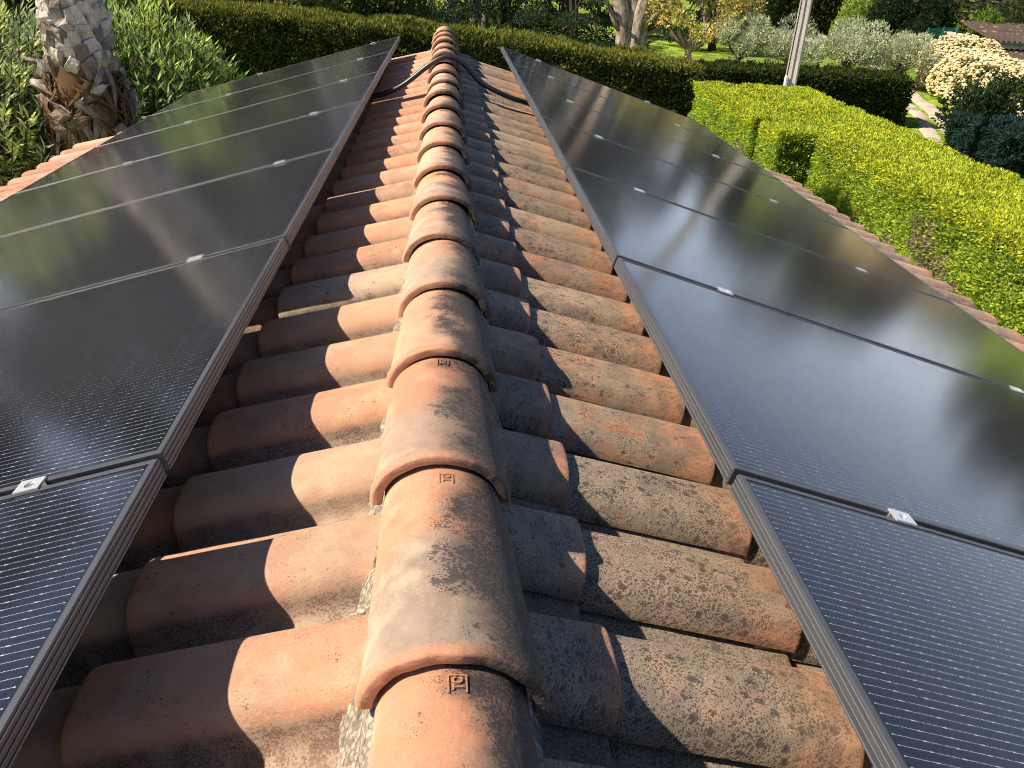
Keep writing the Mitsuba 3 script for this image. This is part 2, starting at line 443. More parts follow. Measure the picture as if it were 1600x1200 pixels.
# ------------------------------------------------------------------ the house under the camera
house = thing('house', 'house with a weathered terracotta tile roof that carries two rows of black solar panels', 'house')
CL, SL, CR, SR = math.cos(AL), math.sin(AL), math.cos(AR), math.sin(AR)


def drop(y): return -0.004 * (np.asarray(y) - 1.2)


def roof_pt(side, y, d, h):
    """A point d metres down the slope of one side (-1 left, 1 right), h above the plane of the tile crests."""
    y, d, h = np.broadcast_arrays(np.asarray(y, float), np.asarray(d, float), np.asarray(h, float))
    c, s, z0 = (CL, SL, Z0L) if side < 0 else (CR, SR, Z0R)
    return np.stack([side * (d * c + h * s), y, z0 - d * s + h * c + drop(y)], -1)


PROF = np.array([(-0.0915, -0.0580), (-0.0908, -0.0500), (-0.0855, -0.0350), (-0.0755, -0.0180), (-0.059, -0.0062), (-0.036, -0.0012), (0, 0),
                 (0.036, -0.0012), (0.060, -0.0066), (0.0785, -0.0195), (0.0900, -0.0370), (0.0970, -0.0550), (0.1030, -0.0660), (0.113, -0.0715), (0.126, -0.0730), (0.160, -0.0720), (0.172, -0.068), (0.186, -0.064)])


def profile(n):
    t = np.r_[0, np.cumsum(np.linalg.norm(np.diff(PROF, axis=0), axis=1))]
    k = np.linspace(0, t[-1], n)
    return np.stack([PchipInterpolator(t, PROF[:, 0])(k), PchipInterpolator(t, PROF[:, 1])(k)], 1)


TILE_ID = [0]


def tile_mesh(side, yc, d_end, length=0.46, detail=2, rng=RNG):
    TILE_ID[0] += 1
    tid = TILE_ID[0]
    ns, nt = {3: (40, 12), 2: (26, 6), 1: (14, 3)}[detail]
    pr = profile(ns)
    t = np.r_[np.linspace(0, length - 0.012, nt), length - 0.006, length - 0.0018, length]
    dz = np.r_[np.zeros(nt), -0.0006, -0.0024, -0.0060]
    S, D = np.meshgrid(pr[:, 0], t, indexing='ij')
    H = np.repeat(pr[:, 1][:, None], len(t), 1) + dz[None, :]
    back = 0.020 / 0.40 * (length - D)
    tp = 1 - 0.04 * (1 - D / length)
    S2 = np.where(np.abs(S) < 0.10, S * tp, S)
    Ht = H - back
    under_t = np.array([length, length - 0.16, 0.0])
    # flip side of the lower end: thickness 13 mm
    nx = np.gradient(pr[:, 1]); ns_ = np.gradient(pr[:, 0])
    ln = np.hypot(nx, ns_); off = np.stack([nx / ln, -ns_ / ln], 1) * 0.013
    U = np.stack([pr[:, 0][:, None] + off[:, :1] + 0 * under_t, pr[:, 1][:, None] + off[:, 1:] - 0.020 / 0.40 * (length - under_t)[None, :], np.repeat(under_t[None, :], ns, 0)], -1)
    A = np.stack([S2, Ht, D], -1)
    A = np.concatenate([A, U], 1)
    nt_all = A.shape[1]
    A = A.reshape(-1, 3)
    # individual sit: small shift, turn and lean
    rot = rng.normal(0, 0.006); lean = rng.normal(0, 0.012); dy = rng.normal(0, 0.0022); dd = rng.normal(0, 0.0030); dh = rng.normal(0, 0.0010)
    s, h, d = A[:, 0], A[:, 1], A[:, 2]
    w = (meshkit.fbm(np.stack([s * 12, h * 12, d * 9 + tid], 1), 2, tid) - 0.5) * 0.0035
    s2 = s + rot * (d - length) + dy
    h2 = h + lean * s + w + dh
    d2 = d - rot * s + dd + (d_end - length)
    y = yc + s2 if side > 0 else yc - s2
    V = roof_pt(side, y, d2, h2)
    F = grid_faces(ns, nt_all, flip=side < 0)
    F2 = F
    a = np.repeat(np.linspace(0, 1, ns), nt_all)
    uv = np.stack([tid + 0.03 + 0.94 * np.clip(a, 0, 1), (0 if side < 0 else 2) + 0.02 + 0.96 * np.clip(d / length, 0, 1)], 1)
    return (V, F2), uv


# dark sheet added under the tiles to block light
mb = MB()
for sd, dend in ((-1, 3.36), (1, 3.31)):
    lo = roof_pt(sd, Y_NEAR, 0, -0.115), roof_pt(sd, Y_FAR - 0.04, 0, -0.115)
    hi = roof_pt(sd, Y_NEAR, dend, -0.115), roof_pt(sd, Y_FAR - 0.04, dend, -0.115)
    t = np.array([0, 0, -0.10])
    v = np.array([lo[0], lo[1], hi[1], hi[0], lo[0] + t, lo[1] + t, hi[1] + t, hi[0] + t])
    f = [[0, 1, 2], [0, 2, 3], [4, 6, 5], [4, 7, 6], [0, 4, 5], [0, 5, 1], [1, 5, 6], [1, 6, 2], [2, 6, 7], [2, 7, 3], [3, 7, 4], [3, 4, 0]]
    mb.add(v, f)
roof = part(house, 'roof', mb.out(), 'under_roof', label='low pitched roof of brown and grey terracotta barrel tiles')
mb = MB()
XL, XR = -2.75, 2.52
mb.box((XL, Y_NEAR, G - 0.05), (XL + 0.22, Y_FAR - 0.25, -1.16)); mb.box((XR - 0.22, Y_NEAR, G - 0.05), (XR, Y_FAR - 0.25, -1.12))
gv = np.array([(XL + 0.22, -1.16), (XR - 0.22, -1.12), (0, -0.33), (XL + 0.22, G - 0.05), (XR - 0.22, G - 0.05)])
for y0, y1 in ((Y_NEAR, Y_NEAR + 0.2), (Y_FAR - 0.45, Y_FAR - 0.25)):
    from shapely.geometry import Polygon
    pg = trimesh.creation.extrude_polygon(Polygon([gv[3], gv[4], gv[1], gv[2], gv[0]]), y1 - y0, engine='earcut')
    pv = np.array(pg.vertices); mb.add(np.stack([pv[:, 0], y0 + pv[:, 2], pv[:, 1]], 1), pg.faces[:, ::-1])
part(house, 'wall', mb.out(), 'render_wall')

# tiles: seen ones one by one, those under the panels as one part
hidden, hidden_uv = MB(), []
CO_L, CO_R = 0.421, 0.394
E_L, E_R = 0.506, 0.250
ncol = int((Y_FAR - Y_NEAR) / PITCH)
for sd in (-1, 1):
    phase = (1.446 - 0.012) if sd < 0 else (0.905 - 0.012)
    ks = np.arange(-9, 28)
    for k in ks:
        yc = phase + k * PITCH
        if yc - 0.09 < Y_NEAR or yc + 0.10 > Y_FAR: continue
        for c in range(8 if sd < 0 else 9):
            d_end = (0.527 - 0.016 * (min(yc, 4.0) - 1.43) + CO_L * c) if sd < 0 else (E_R + CO_R * c)
            length = 0.465
            if d_end - length < 0.075: length = d_end - 0.075
            seen = yc > 0.35 and ((sd < 0 and (c == 0 or (c == 7 and yc > 3.5))) or (sd > 0 and (c <= 1 or (c == 2 and yc < 2.2) or (c == 8 and yc > 2.2))))
            det = 3 if yc < 2.4 and c < 3 else (2 if c < 3 else 1)
            if not seen: det = 1
            m, uv = tile_mesh(sd, yc, d_end, length, det)
            if seen: part(roof, 'tile', m, 'clay_tile', smooth=True, uv=uv)
            else: hidden.add(*m); hidden_uv.append(uv)
part(roof, 'covered_tiles', hidden.out(), 'clay_tile', kind='stuff', smooth=True, uv=np.vstack(hidden_uv))

# ridge tiles
LIPS = np.array([0.300, 0.679, 1.068, 1.433, 1.779, 2.132, 2.500, 2.875, 3.248, 3.621, 4.010, 4.40, 4.80, 5.19, 5.60, 6.00, 6.41, 6.81, 7.19, 7.56]) * 1.0255
LIPX = np.array([0.012, 0.010, -0.003, -0.006, -0.001, 0, -0.002, -0.003, -0.003, 0, 0.003, 0.006, 0.007, 0.008, 0.009, 0.010, 0.011, 0.012, 0.013, 0.013])
ZR, RH = 0.057, 0.089
LIPS = np.r_[-0.84, -0.46, -0.08, LIPS]; LIPX = np.r_[0.012, 0.012, 0.012, LIPX]


def ridge_tile(y_lip, y_head, xc, xh, detail, seed, stamp):
    TILE_ID[0] += 1
    tid = TILE_ID[0]
    rng = np.random.default_rng(seed + 50)
    nth = 44 if detail > 2 else (30 if detail > 1 else 20)
    nt = 30 if detail > 2 else (16 if detail > 1 else 9)
    L = y_head - y_lip
    # distance from the lip; rounded roll at the lip
    t = np.r_[0.0, 0.002, 0.006, 0.011, 0.017, 0.024, np.linspace(0.036, L, nt)]
    bulge = np.interp(t, [0, 0.002, 0.006, 0.011, 0.017, 0.024, 0.036, 0.06], [-0.0042, -0.0014, 0.0012, 0.0024, 0.0027, 0.0020, 0.0007, 0.0])
    th = np.linspace(0, np.pi, nth)
    w = 0.1045 - 0.0180 * np.clip(t / 0.44, 0, 1)
    hgt = RH - 0.0140 * np.clip(t / 0.44, 0, 1)
    TH, TT = np.meshgrid(th, t, indexing='ij')
    W = w[None, :] + bulge[None, :]; H = hgt[None, :] + bulge[None, :]
    p = 1.0
    cx = np.sign(np.cos(TH)) * np.abs(np.cos(TH)) ** p
    X = -cx * W; Z = np.sin(TH) ** p * H
    # inside of the lower end
    tu = np.array([0.0, 0.004, L * 0.6])
    THu, TTu = np.meshgrid(th, tu, indexing='ij')
    wi = (0.1045 - 0.0180 * tu / 0.44 - np.array([0.0155, 0.0170, 0.0170]))[None, :]
    hi = (RH - 0.0140 * tu / 0.44 - np.array([0.0155, 0.0170, 0.0170]))[None, :]
    Xu = -np.sign(np.cos(THu)) * np.abs(np.cos(THu)) ** p * wi; Zu = np.sin(THu) ** p * hi
    A = np.stack([np.concatenate([X[:, ::-1], Xu], 1), np.concatenate([TT[:, ::-1], TTu], 1), np.concatenate([Z[:, ::-1], Zu], 1)], -1)
    n2 = A.shape[1]
    V = A.reshape(-1, 3)
    wv = (meshkit.fbm(np.stack([V[:, 0] * 9, V[:, 1] * 7 + tid * 2, V[:, 2] * 9], 1), 2, tid) - 0.5) * 0.004
    V = V * (1 + wv[:, None] / 0.1 * np.array([1, 0, 1]))
    roll = rng.normal(0, 0.030); tilt = 0.030 + rng.normal(0, 0.004); xc = xc + rng.normal(0, 0.0025)
    V = V * np.array([1 + rng.normal(0, 0.018), 1, 1 + rng.normal(0, 0.02)]); V[:, 1] += (meshkit.fbm(np.stack([V[:, 0] * 40, V[:, 2] * 40, V[:, 0] * 0 + tid * 3.3], 1), 3, 3) - 0.5) * 0.007 * np.clip(1 - V[:, 1] / 0.05, 0, 1)
    x, tt, z = V[:, 0], V[:, 1], V[:, 2]
    x2 = x * math.cos(roll) - z * math.sin(roll); z2 = x * math.sin(roll) + z * math.cos(roll)
    xx = x2 + xc + (xh - xc) * tt / L
    P = np.stack([xx, y_lip + tt, z2 + ZR - RH - tilt * tt], 1)
    F = grid_faces(nth, n2)
    a = np.repeat(np.linspace(0, 1, nth)[:, None], n2, 1).ravel()
    uv = np.stack([tid + 0.03 + 0.94 * a, 4 + 0.02 + 0.96 * np.clip(1 - V[:, 1] / L, 0, 1)], 1)
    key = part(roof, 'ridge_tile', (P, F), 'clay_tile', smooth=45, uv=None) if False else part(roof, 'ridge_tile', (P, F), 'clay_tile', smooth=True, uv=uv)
    if stamp is not None:
        # maker's mark pressed at the head: raised border and letters, just below the next tile's lip
        s = MB()
        y_s = y_head - stamp
        def bend(v):
            sx, sy, sz = v[:, 0], v[:, 1], v[:, 2]
            q = (y_s - y_lip) + sy
            ww = 0.1045 - 0.0180 * q / 0.44; hh = RH - 0.0140 * q / 0.44
            zz = np.sqrt(np.clip(1 - (sx / ww) ** 2, 0, 1)) * hh
            return np.stack([sx + xc + (xh - xc) * q / L + 0.003, y_s + sy, zz + sz - 0.0012 + ZR - RH - tilt * q], 1)
        w2, h2 = 0.0105, 0.026
        for lo, hi in (((-w2, -h2), (-w2 + 0.0016, 0)), ((w2 - 0.0016, -h2), (w2, 0)), ((-w2, -0.0016), (w2, 0))):
            b = trimesh.creation.box(bounds=[(*lo, 0), (*hi, 0.0018)]); b = b.subdivide()
            s.add(bend(np.array(b.vertices)), b.faces)
        txt = meshkit.text_mesh('TC', 0.0105, 0.0021, bold=True)
        tv = np.array(txt.vertices); tv[:, :2] -= (tv[:, :2].max(0) + tv[:, :2].min(0)) / 2
        tv = np.stack([tv[:, 1] * -1, tv[:, 0] * 1, tv[:, 2]], 1); tv[:, 1] -= h2 / 2
        s.add(bend(tv), txt.faces)
        v, f = s.out()
        uvs = np.stack([np.full(len(v), tid + 0.5), np.full(len(v), 4 + 0.06)], 1)
        part(roof, 'ridge_stamp', (v, f), 'clay_tile', label='small maker stamp pressed into a ridge tile', uv=uvs)


for i in range(len(LIPS)):
    yl = LIPS[i]
    nxt = LIPS[i + 1] if i + 1 < len(LIPS) else 8.40
    head = nxt + 0.055 if i + 1 < len(LIPS) else 8.42
    xn = LIPX[i + 1] if i + 1 < len(LIPS) else LIPX[i]
    ridge_tile(yl, head, LIPX[i], xn, 3 if yl < 2.3 else (2 if yl < 4 else 1), i, (0.062 + 0.008 * math.sin(i * 5.1)) if 0.2 < yl < 1.6 or 1.9 < yl < 2.3 else None)

# mortar bed under the ridge tiles
for sd in (-1, 1):
    ys = np.arange(Y_NEAR + 0.3, Y_FAR - 0.03, 0.011)
    prof = np.array([(0.128, -0.070), (0.113, -0.040), (0.1000, -0.020), (0.0935, 0.010), (0.0900, 0.040), (0.0835, 0.062), (0.060, 0.078)])
    lift = Z0L if sd < 0 else Z0R
    Y, K = np.meshgrid(ys, np.arange(len(prof)), indexing='ij')
    X = prof[K, 0] * sd; Z = lift - 0.035 + prof[K, 1] + drop(Y)
    top = ZR - RH - 0.004
    Z = np.where(K >= 5, np.maximum(Z, top - 0.010 + 0.012 * (K - 5)), Z)
    P = np.stack([X, Y, Z], -1)
    nz = (meshkit.fbm(P * 90, 3, 5) - 0.5)
    P[..., 0] += sd * nz * 0.013 * (K < 6); P[..., 2] += (meshkit.fbm(P * 40, 2, 9) - 0.5) * 0.018 * (K < 5)
    part(roof, 'mortar', (P.reshape(-1, 3), grid_faces(len(ys), len(prof), flip=sd < 0)), 'mortar', smooth=True)
# loose lumps of mortar by the ridge
mb = MB()
for x, y, r in ((-0.118, 0.975, 0.016), (-0.113, 0.998, 0.018), (-0.125, 1.003, 0.010), (-0.135, 0.985, 0.007), (-0.112, 1.02, 0.012), (0.118, 0.62, 0.012), (0.121, 1.5, 0.008), (-0.121, 1.73, 0.008)):
    ico = trimesh.creation.icosphere(2, r); v = np.array(ico.vertices)
    v *= 1 + (meshkit.noise(v * 130 + x * 70, 3)[:, None] - 0.5) * 0.9
    c, s, z0 = (CL, SL, Z0L) if x < 0 else (CR, SR, Z0R)
    mb.add(v + np.array([x, y, z0 - abs(x) * math.tan(AL) - 0.052]), ico.faces)
part(roof, 'mortar_crumbs', mb.out(), 'mortar', kind='stuff', smooth=40)

# ------------------------------------------------------------------ solar panels
PP, PU, PV = 1.150, 1.132, 1.903
FIT = {-1: dict(a=0.300, o=np.array([-0.4486, 1.2060, -0.0200]), yaw=-0.0101, pt=-0.0050),
       1: dict(a=0.2897, o=np.array([0.5019, 1.2224, -0.0455]), yaw=-0.0017, pt=-0.0068)}


def panel_frame(side):
    g = FIT[side]
    yw = g['yaw']
    R = np.array([[math.cos(yw), -math.sin(yw), 0], [math.sin(yw), math.cos(yw), 0], [0, 0, 1]])
    r = R @ np.array([0, 1.0, 0]) + np.array([0, 0, g['pt']]); r /= np.linalg.norm(r)
    d = R @ np.array([side * math.cos(g['a']), 0, -math.sin(g['a'])])
    n = np.cross(d, r) * side * 1.0
    if n[2] < 0: n = -n
    n /= np.linalg.norm(n)
    return g['o'], r, d, n


def on_panel(side, u, v, w):
    """u along the ridge from seam 0, v down the slope, w along the normal; metres."""
    o, r, d, n = panel_frame(side)
    u, v, w = np.broadcast_arrays(np.asarray(u, float), np.asarray(v, float), np.asarray(w, float))
    return o + u[..., None] * r + v[..., None] * d + w[..., None] * n


FP = np.array([(0.020, -0.0350), (0.0006, -0.0350), (0, -0.0342), (0, -0.0012), (0.0010, 0.0), (0.0108, 0.0), (0.0112, -0.0004), (0.0112, -0.0030), (0.0112, -0.0080)])


def frame_mesh(side, u0):
    V, nq = [], len(FP)
    ch = 0.0014
    for q, w in FP:
        ring = [(q + ch, q), (PU - q - ch, q), (PU - q, q + ch), (PU - q, PV - q - ch), (PU - q - ch, PV - q), (q + ch, PV - q), (q, PV - q - ch), (q, q + ch)]
        V.append(on_panel(side, u0 + np.array([a for a, b in ring]), np.array([b for a, b in ring]), w))
    V = np.stack(V, 0)
    k = V.shape[1]
    F = []
    for i in range(nq - 1):
        for j in range(k):
            a, b, c, d = i * k + j, i * k + (j + 1) % k, (i + 1) * k + (j + 1) % k, (i + 1) * k + j
            F += [[a, b, c], [a, c, d]]
    F = np.array(F)
    if side > 0: F = F[:, ::-1]
    return V.reshape(-1, 3), F


ordinal = ['nearest', 'second', 'third', 'fourth', 'fifth', 'sixth', 'farthest']
for sd, word in ((-1, 'left'), (1, 'right')):
    for i in range(7):
        u0 = (i - 1) * PP + 0.009
        if i == 0: lab = f'black solar panel nearest the camera in the {word} row, cut off by the picture edge'
        elif i == 6: lab = f'black solar panel at the far end of the {word} row, next to the hedge'
        else: lab = f'{ordinal[i]} black solar panel from the camera in the {word} row of the roof'
        p = thing('solar_panel', lab, 'solar panel', 'black solar panels laid in two rows on the tile roof')
        part(p, 'frame', frame_mesh(sd, u0), 'dark_aluminium', smooth=28)
        rb = MB()
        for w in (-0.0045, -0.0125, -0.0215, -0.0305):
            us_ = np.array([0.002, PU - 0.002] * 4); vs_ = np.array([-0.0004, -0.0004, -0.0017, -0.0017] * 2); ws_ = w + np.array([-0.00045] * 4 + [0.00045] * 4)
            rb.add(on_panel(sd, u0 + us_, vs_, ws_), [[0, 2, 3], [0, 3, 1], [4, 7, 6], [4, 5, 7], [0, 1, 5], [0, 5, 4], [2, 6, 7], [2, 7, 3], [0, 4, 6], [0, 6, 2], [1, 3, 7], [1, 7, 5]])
        part(p, 'frame_rib', rb.out(), 'glint_aluminium')
        q = 0.0110
        nu, nv = 3, 4
        us, vs = np.linspace(q, PU - q, nu), np.linspace(q, PV - q, nv)
        Um, Vm = np.meshgrid(us, vs, indexing='ij')
        top = on_panel(sd, u0 + Um, Vm, -0.0018 + 0 * Um).reshape(-1, 3)
        bot = on_panel(sd, u0 + Um, Vm, -0.0068 + 0 * Um).reshape(-1, 3)
        f1 = grid_faces(nu, nv, flip=sd > 0); f2 = grid_faces(nu, nv, nu * nv, flip=sd < 0)
        uv = np.stack([Um.ravel(), Vm.ravel()], 1)
        part(p, 'glass', (np.vstack([top, bot]), np.vstack([f1, f2])), 'panel_glass', uv=np.vstack([uv, uv]))

# rails and clamps
CLV = {-1: (0.235, 1.265), 1: (0.335, 1.415)}
for sd, word in ((-1, 'left'), (1, 'right')):
    for k, v in enumerate(CLV[sd]):
        r = thing('mounting_rail', f'aluminium rail hidden under the {word} row of panels, {("nearer the ridge", "nearer the eave")[k]}', 'rail', 'rails that carry the solar panels')
        V = on_panel(sd, np.array([-1.13, 6.93] * 4)[[0, 1, 2, 3, 4, 5, 6, 7]], v + np.array([-1, -1, 1, 1, -1, -1, 1, 1]) * 0.02, np.array([-0.036] * 4 + [-0.076] * 4))
        f = [[0, 2, 3], [0, 3, 1], [4, 7, 6], [4, 5, 7], [0, 1, 5], [0, 5, 4], [2, 6, 7], [2, 7, 3], [0, 4, 6], [0, 6, 2], [1, 3, 7], [1, 7, 5]]
        part(r, 'profile', (V, f), 'bright_aluminium')
        for q in np.arange(-0.8, 6.9, 1.25):
            m = MB()
            for (ua, ub, va, vb, wa, wb) in ((-0.015, 0.015, -0.03, 0.03, -0.082, -0.076), (-0.015, 0.015, -0.034, -0.028, -0.135, -0.076)):
                bx = trimesh.creation.box(bounds=[(ua, va, wa), (ub, vb, wb)]); b = np.array(bx.vertices)
                m.add(on_panel(sd, q + b[:, 0], v + b[:, 1], b[:, 2]), bx.faces)
            part(r, 'roof_hook', m.out(), 'steel')
num = ['first', 'second', 'third', 'fourth', 'fifth', 'sixth']
for sd, word in ((-1, 'left'), (1, 'right')):
    for i in range(7):
        for k, v in enumerate(CLV[sd]):
            if k == 1 and i < (1 if sd > 0 else 3): continue
            where = f'on the {num[i]} seam' if i < 6 else 'at the far end'
            c = thing('panel_clamp', f'small silver clamp {where} of the {word} panel row, {("nearer the ridge", "nearer the eave")[k]}', 'clamp', 'silver clamps holding the solar panels')
            uc = i * PP - (0 if i < 6 else 0.006)
            vj = v + RNG.normal(0, 0.012)
            plate = trimesh.creation.box(bounds=[(-0.0175, -0.0215, 0.0007), (0.0175, 0.0215, 0.0042)])
            hole = trimesh.creation.cylinder(0.0085, 0.02, sections=20)
            import manifold3d as m3
            def mani(t): return m3.Manifold(m3.Mesh(np.asarray(t.vertices, np.float32), np.asarray(t.faces, np.uint32)))
            man = mani(plate) - mani(hole)
            leg = mani(trimesh.creation.box(bounds=[(-0.0085, -0.0215, -0.030), (-0.006, 0.0215, 0.002)])) + mani(trimesh.creation.box(bounds=[(0.006, -0.0215, -0.030), (0.0085, 0.0215, 0.002)]))
            man = man + leg
            mm = man.to_mesh(); b = np.array(mm.vert_properties[:, :3]); f = np.array(mm.tri_verts)
            if sd > 0: f = f[:, ::-1]
            part(c, 'plate', (on_panel(sd, uc + b[:, 0], vj + b[:, 1], b[:, 2]), f), 'bright_aluminium')
            bolt = trimesh.creation.cylinder(0.0068, 0.007, sections=6); b = np.array(bolt.vertices)
            part(c, 'bolt', (on_panel(sd, uc + b[:, 0], vj + b[:, 1], b[:, 2] - 0.0015), bolt.faces), 'steel')

# the cable over the ridge
path = smooth_path([(-0.72, 5.86, -0.275), (-0.56, 5.80, -0.225), (-0.44, 5.76, -0.192), (-0.36, 5.75, -0.166), (-0.262, 5.75, -0.118), (-0.155, 5.75, -0.036), (-0.055, 5.75, 0.040), (0.028, 5.75, 0.072), (0.110, 5.75, 0.045),
                    (0.213, 5.75, -0.052), (0.338, 5.75, -0.120), (0.445, 5.76, -0.160), (0.56, 5.78, -0.190), (0.70, 5.82, -0.232)], 260)
k = np.arange(260)
cv, cf = tube(path, 0.0158 + 0.0007 * (k % 2), 12)
cb = thing('cable_conduit', 'black corrugated conduit bent over the ridge from one panel row to the other', 'cable')
part(cb, 'sheath', (cv, cf), 'cable_black', smooth=True)


# ------------------------------------------------------------------ hedges
def clipped_leaves(faces, density, L, W, palette, rng, depth=0.10, wob=0.10, jitter=0.3, flat=0.5, patch=None):
    """Sprays over clipped faces: faces = [(origin, edge a, edge b, outward normal)]."""
    out = []
    for o, a, b, nr in faces:
        o, a, b, nr = (np.asarray(x, float) for x in (o, a, b, nr))
        n = int(np.linalg.norm(np.cross(a, b)) * density)
        s, t = rng.random(n), rng.random(n)
        p = o + s[:, None] * a + t[:, None] * b
        bump = (meshkit.fbm(p * 1.7, 3, 3) - 0.5) * 2 * wob + (meshkit.noise(p * 7.0, 8) - 0.5) * wob * 0.9 + (meshkit.noise(p * 17.0, 9) - 0.5) * wob * 0.9
        dep = rng.random(n) ** 1.5 * depth
        hole = meshkit.fbm(p * 3.3, 3, 21)
        dep = dep + np.clip(hole - 0.62, 0, 1) * 0.5
        p = p + nr * (bump - dep)[:, None]
        ax = unit(nr * 0.75 + rand_dirs(n, rng) * 0.75 + np.array([0, 0, 0.35]))
        up = unit(rand_dirs(n, rng) * 0.8 + nr * flat + np.array([0, 0, 0.2]))
        col = pick_colours(n, palette, rng, jitter)
        col = col * (0.72 + 0.56 * meshkit.fbm(p * 2.2, 3, 13))[:, None]
        if patch is not None: col = patch(p, col, rng)
        out.append(leaf_quads(p, ax, up, L * (0.6 + 0.8 * rng.random(n)), W * (0.6 + 0.8 * rng.random(n)), col, fold=0.12))
    return join(*out)


def core_box(lo, hi, step, seed, wob):
    lo, hi = np.asarray(lo, float), np.asarray(hi, float)
    b = trimesh.creation.box(bounds=[lo, hi])
    m = b
    while m.edges_unique_length.max() > step and len(m.faces) < 40000: m = m.subdivide()
    v = np.array(m.vertices)
    nrm = unit(v - np.clip(v, lo + 0.12, hi - 0.12))
    v = v + nrm * ((meshkit.fbm(v * 1.7, 3, 3) - 0.5) * 2 * wob + (meshkit.noise(v * 6, seed) - 0.5) * 0.06)[:, None]
    return v, np.array(m.faces)


BROWN = np.array([0.035, 0.028, 0.015])
# right hand hedge: yellow green
rng = np.random.default_rng(11)
TOPZ = -1.20
hr = thing('clipped_hedge', 'broad clipped hedge of bright yellow green foliage running along the right side of the house', 'hedge')
YG = [(0.58, 0.61, 0.045), (0.44, 0.54, 0.045), (0.66, 0.65, 0.055), (0.22, 0.34, 0.03), (0.50, 0.58, 0.07), (0.10, 0.17, 0.02)]
XO = 6.22
blocks = [(4.76, 3.4, 10.95), (4.26, 10.95, 11.62), (4.52, 11.62, 11.95), (4.26, 11.95, 15.15)]
faces = []
for xi, y0, y1 in blocks:
    faces.append(((xi, y0, TOPZ), (XO - xi, 0, 0), (0, y1 - y0, 0), (0, 0, 1)))
    faces.append(((xi + 0.0, y0, TOPZ - 1.35), (0, y1 - y0, 0), (0, 0, 1.35), (-1, 0, 0.05)))
faces += [((4.26, 10.95, TOPZ - 1.35), (0.50, 0, 0), (0, 0, 1.35), (0, -1, 0)), ((4.26, 11.95, TOPZ - 1.2), (0.28, 0, 0), (0, 0, 1.2), (0, -1, 0)),
          ((4.52, 11.62, TOPZ - 1.2), (-0.28, 0, 0), (0, 0, 1.2), (0, 1, 0))]


def dry_patch(p, col, rng):
    for c, r in (((4.78, 7.95, -1.66), 0.26), ((4.78, 7.6, -1.85), 0.22), ((4.78, 7.2, -2.0), 0.2), ((4.24, 12.3, -1.8), 0.22), ((4.24, 11.3, -1.95), 0.3), ((4.78, 8.6, -2.0), 0.25)):
        d = np.linalg.norm((p - np.array(c)) * np.array([1.5, 1, 1.2]), axis=1) + (meshkit.noise(p * 9, 2) - 0.5) * 0.25
        m = (d < r) & (rng.random(len(p)) < 0.55)
        col[m] = np.array([0.44, 0.31, 0.19]) * (0.5 + 0.8 * rng.random((m.sum(), 1)))
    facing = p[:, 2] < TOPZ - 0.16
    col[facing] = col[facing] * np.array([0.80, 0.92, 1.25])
    return col


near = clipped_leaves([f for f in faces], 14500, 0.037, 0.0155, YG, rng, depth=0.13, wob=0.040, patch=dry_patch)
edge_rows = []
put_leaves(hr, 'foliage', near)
mb = MB()
for xi, y0, y1 in blocks: mb.add(*core_box((xi + 0.10, y0 + 0.02, G), (XO - 0.10, y1 - 0.02, TOPZ - 0.11), 0.25, 4, 0.05))
v, f = mb.out()
part(hr, 'branches', (v, f), 'painted', color=np.tile(np.array([0.060, 0.060, 0.014]), (len(v), 1)))  # solid inner core, coloured dark so gaps between leaves look shaded

# hedge across the far end: dark
rng = np.random.default_rng(12)
hf = thing('clipped_hedge', 'long dark clipped hedge behind the far end of the roof', 'hedge')
DG = [(0.095, 0.115, 0.030), (0.065, 0.090, 0.024), (0.13, 0.145, 0.038), (0.16, 0.16, 0.045)]
def far_top(x): return np.interp(x, [-9, -5.1, -2, -0.5, 1.2, 2.9, 4.5], [-0.40, -0.50, -0.64, -0.66, -0.76, -0.92, -1.06])
fy = 15.75


def far_faces(n, part_):
    x = -9 + 13.6 * rng.random(n)
    zt = far_top(x)
    if part_ == 'front':
        t = rng.random(n); z = zt - 0.05 - 2.0 * t; y = np.full(n, fy); nr = np.tile([0, -1.0, 0.05], (n, 1))
    else:
        y = fy + 1.3 * rng.random(n); z = zt + 0 * x; nr = np.tile([0, 0, 1.0], (n, 1))
    p = np.stack([x, y, z], 1)
    bump = (meshkit.fbm(p * 1.5, 3, 3) - 0.5) * 0.20 + (meshkit.noise(p * 6.0, 8) - 0.5) * 0.10
    hole = np.clip(meshkit.fbm(p * 2.6, 3, 21) - 0.58, 0, 1) * 0.7
    p = p + nr * (bump - rng.random(n) ** 1.5 * 0.14 - hole)[:, None]
    ax = unit(nr * 0.7 + rand_dirs(n, rng) * 0.8 + np.array([0, 0, 0.4]))
    up = unit(rand_dirs(n, rng) + nr * 0.5)
    col = pick_colours(n, DG, rng, 0.35) * (0.6 + 0.8 * meshkit.fbm(p * 2.0, 3, 13))[:, None]
    if part_ == 'top': col = col * np.array([1.5, 1.4, 1.1])  # top leaves painted lighter: the sunlit top put into their colour
    return leaf_quads(p, ax, up, 0.085 * (0.6 + 0.8 * rng.random(n)), 0.030 * (0.6 + 0.8 * rng.random(n)), col, fold=0.12)


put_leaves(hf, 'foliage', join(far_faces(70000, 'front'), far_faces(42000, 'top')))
v, f = core_box((-9, fy + 0.16, G), (4.55, fy + 1.2, -0.9), 0.3, 4, 0.06)
v[:, 2] = np.where(v[:, 2] > -1.1, v[:, 2] + far_top(v[:, 0]) + 0.76, v[:, 2])
part(hf, 'branches', (v, f), 'painted', color=np.tile(np.array([0.020, 0.021, 0.009]), (len(v), 1)))  # inner core, near black: shade between the leaves put into its colour

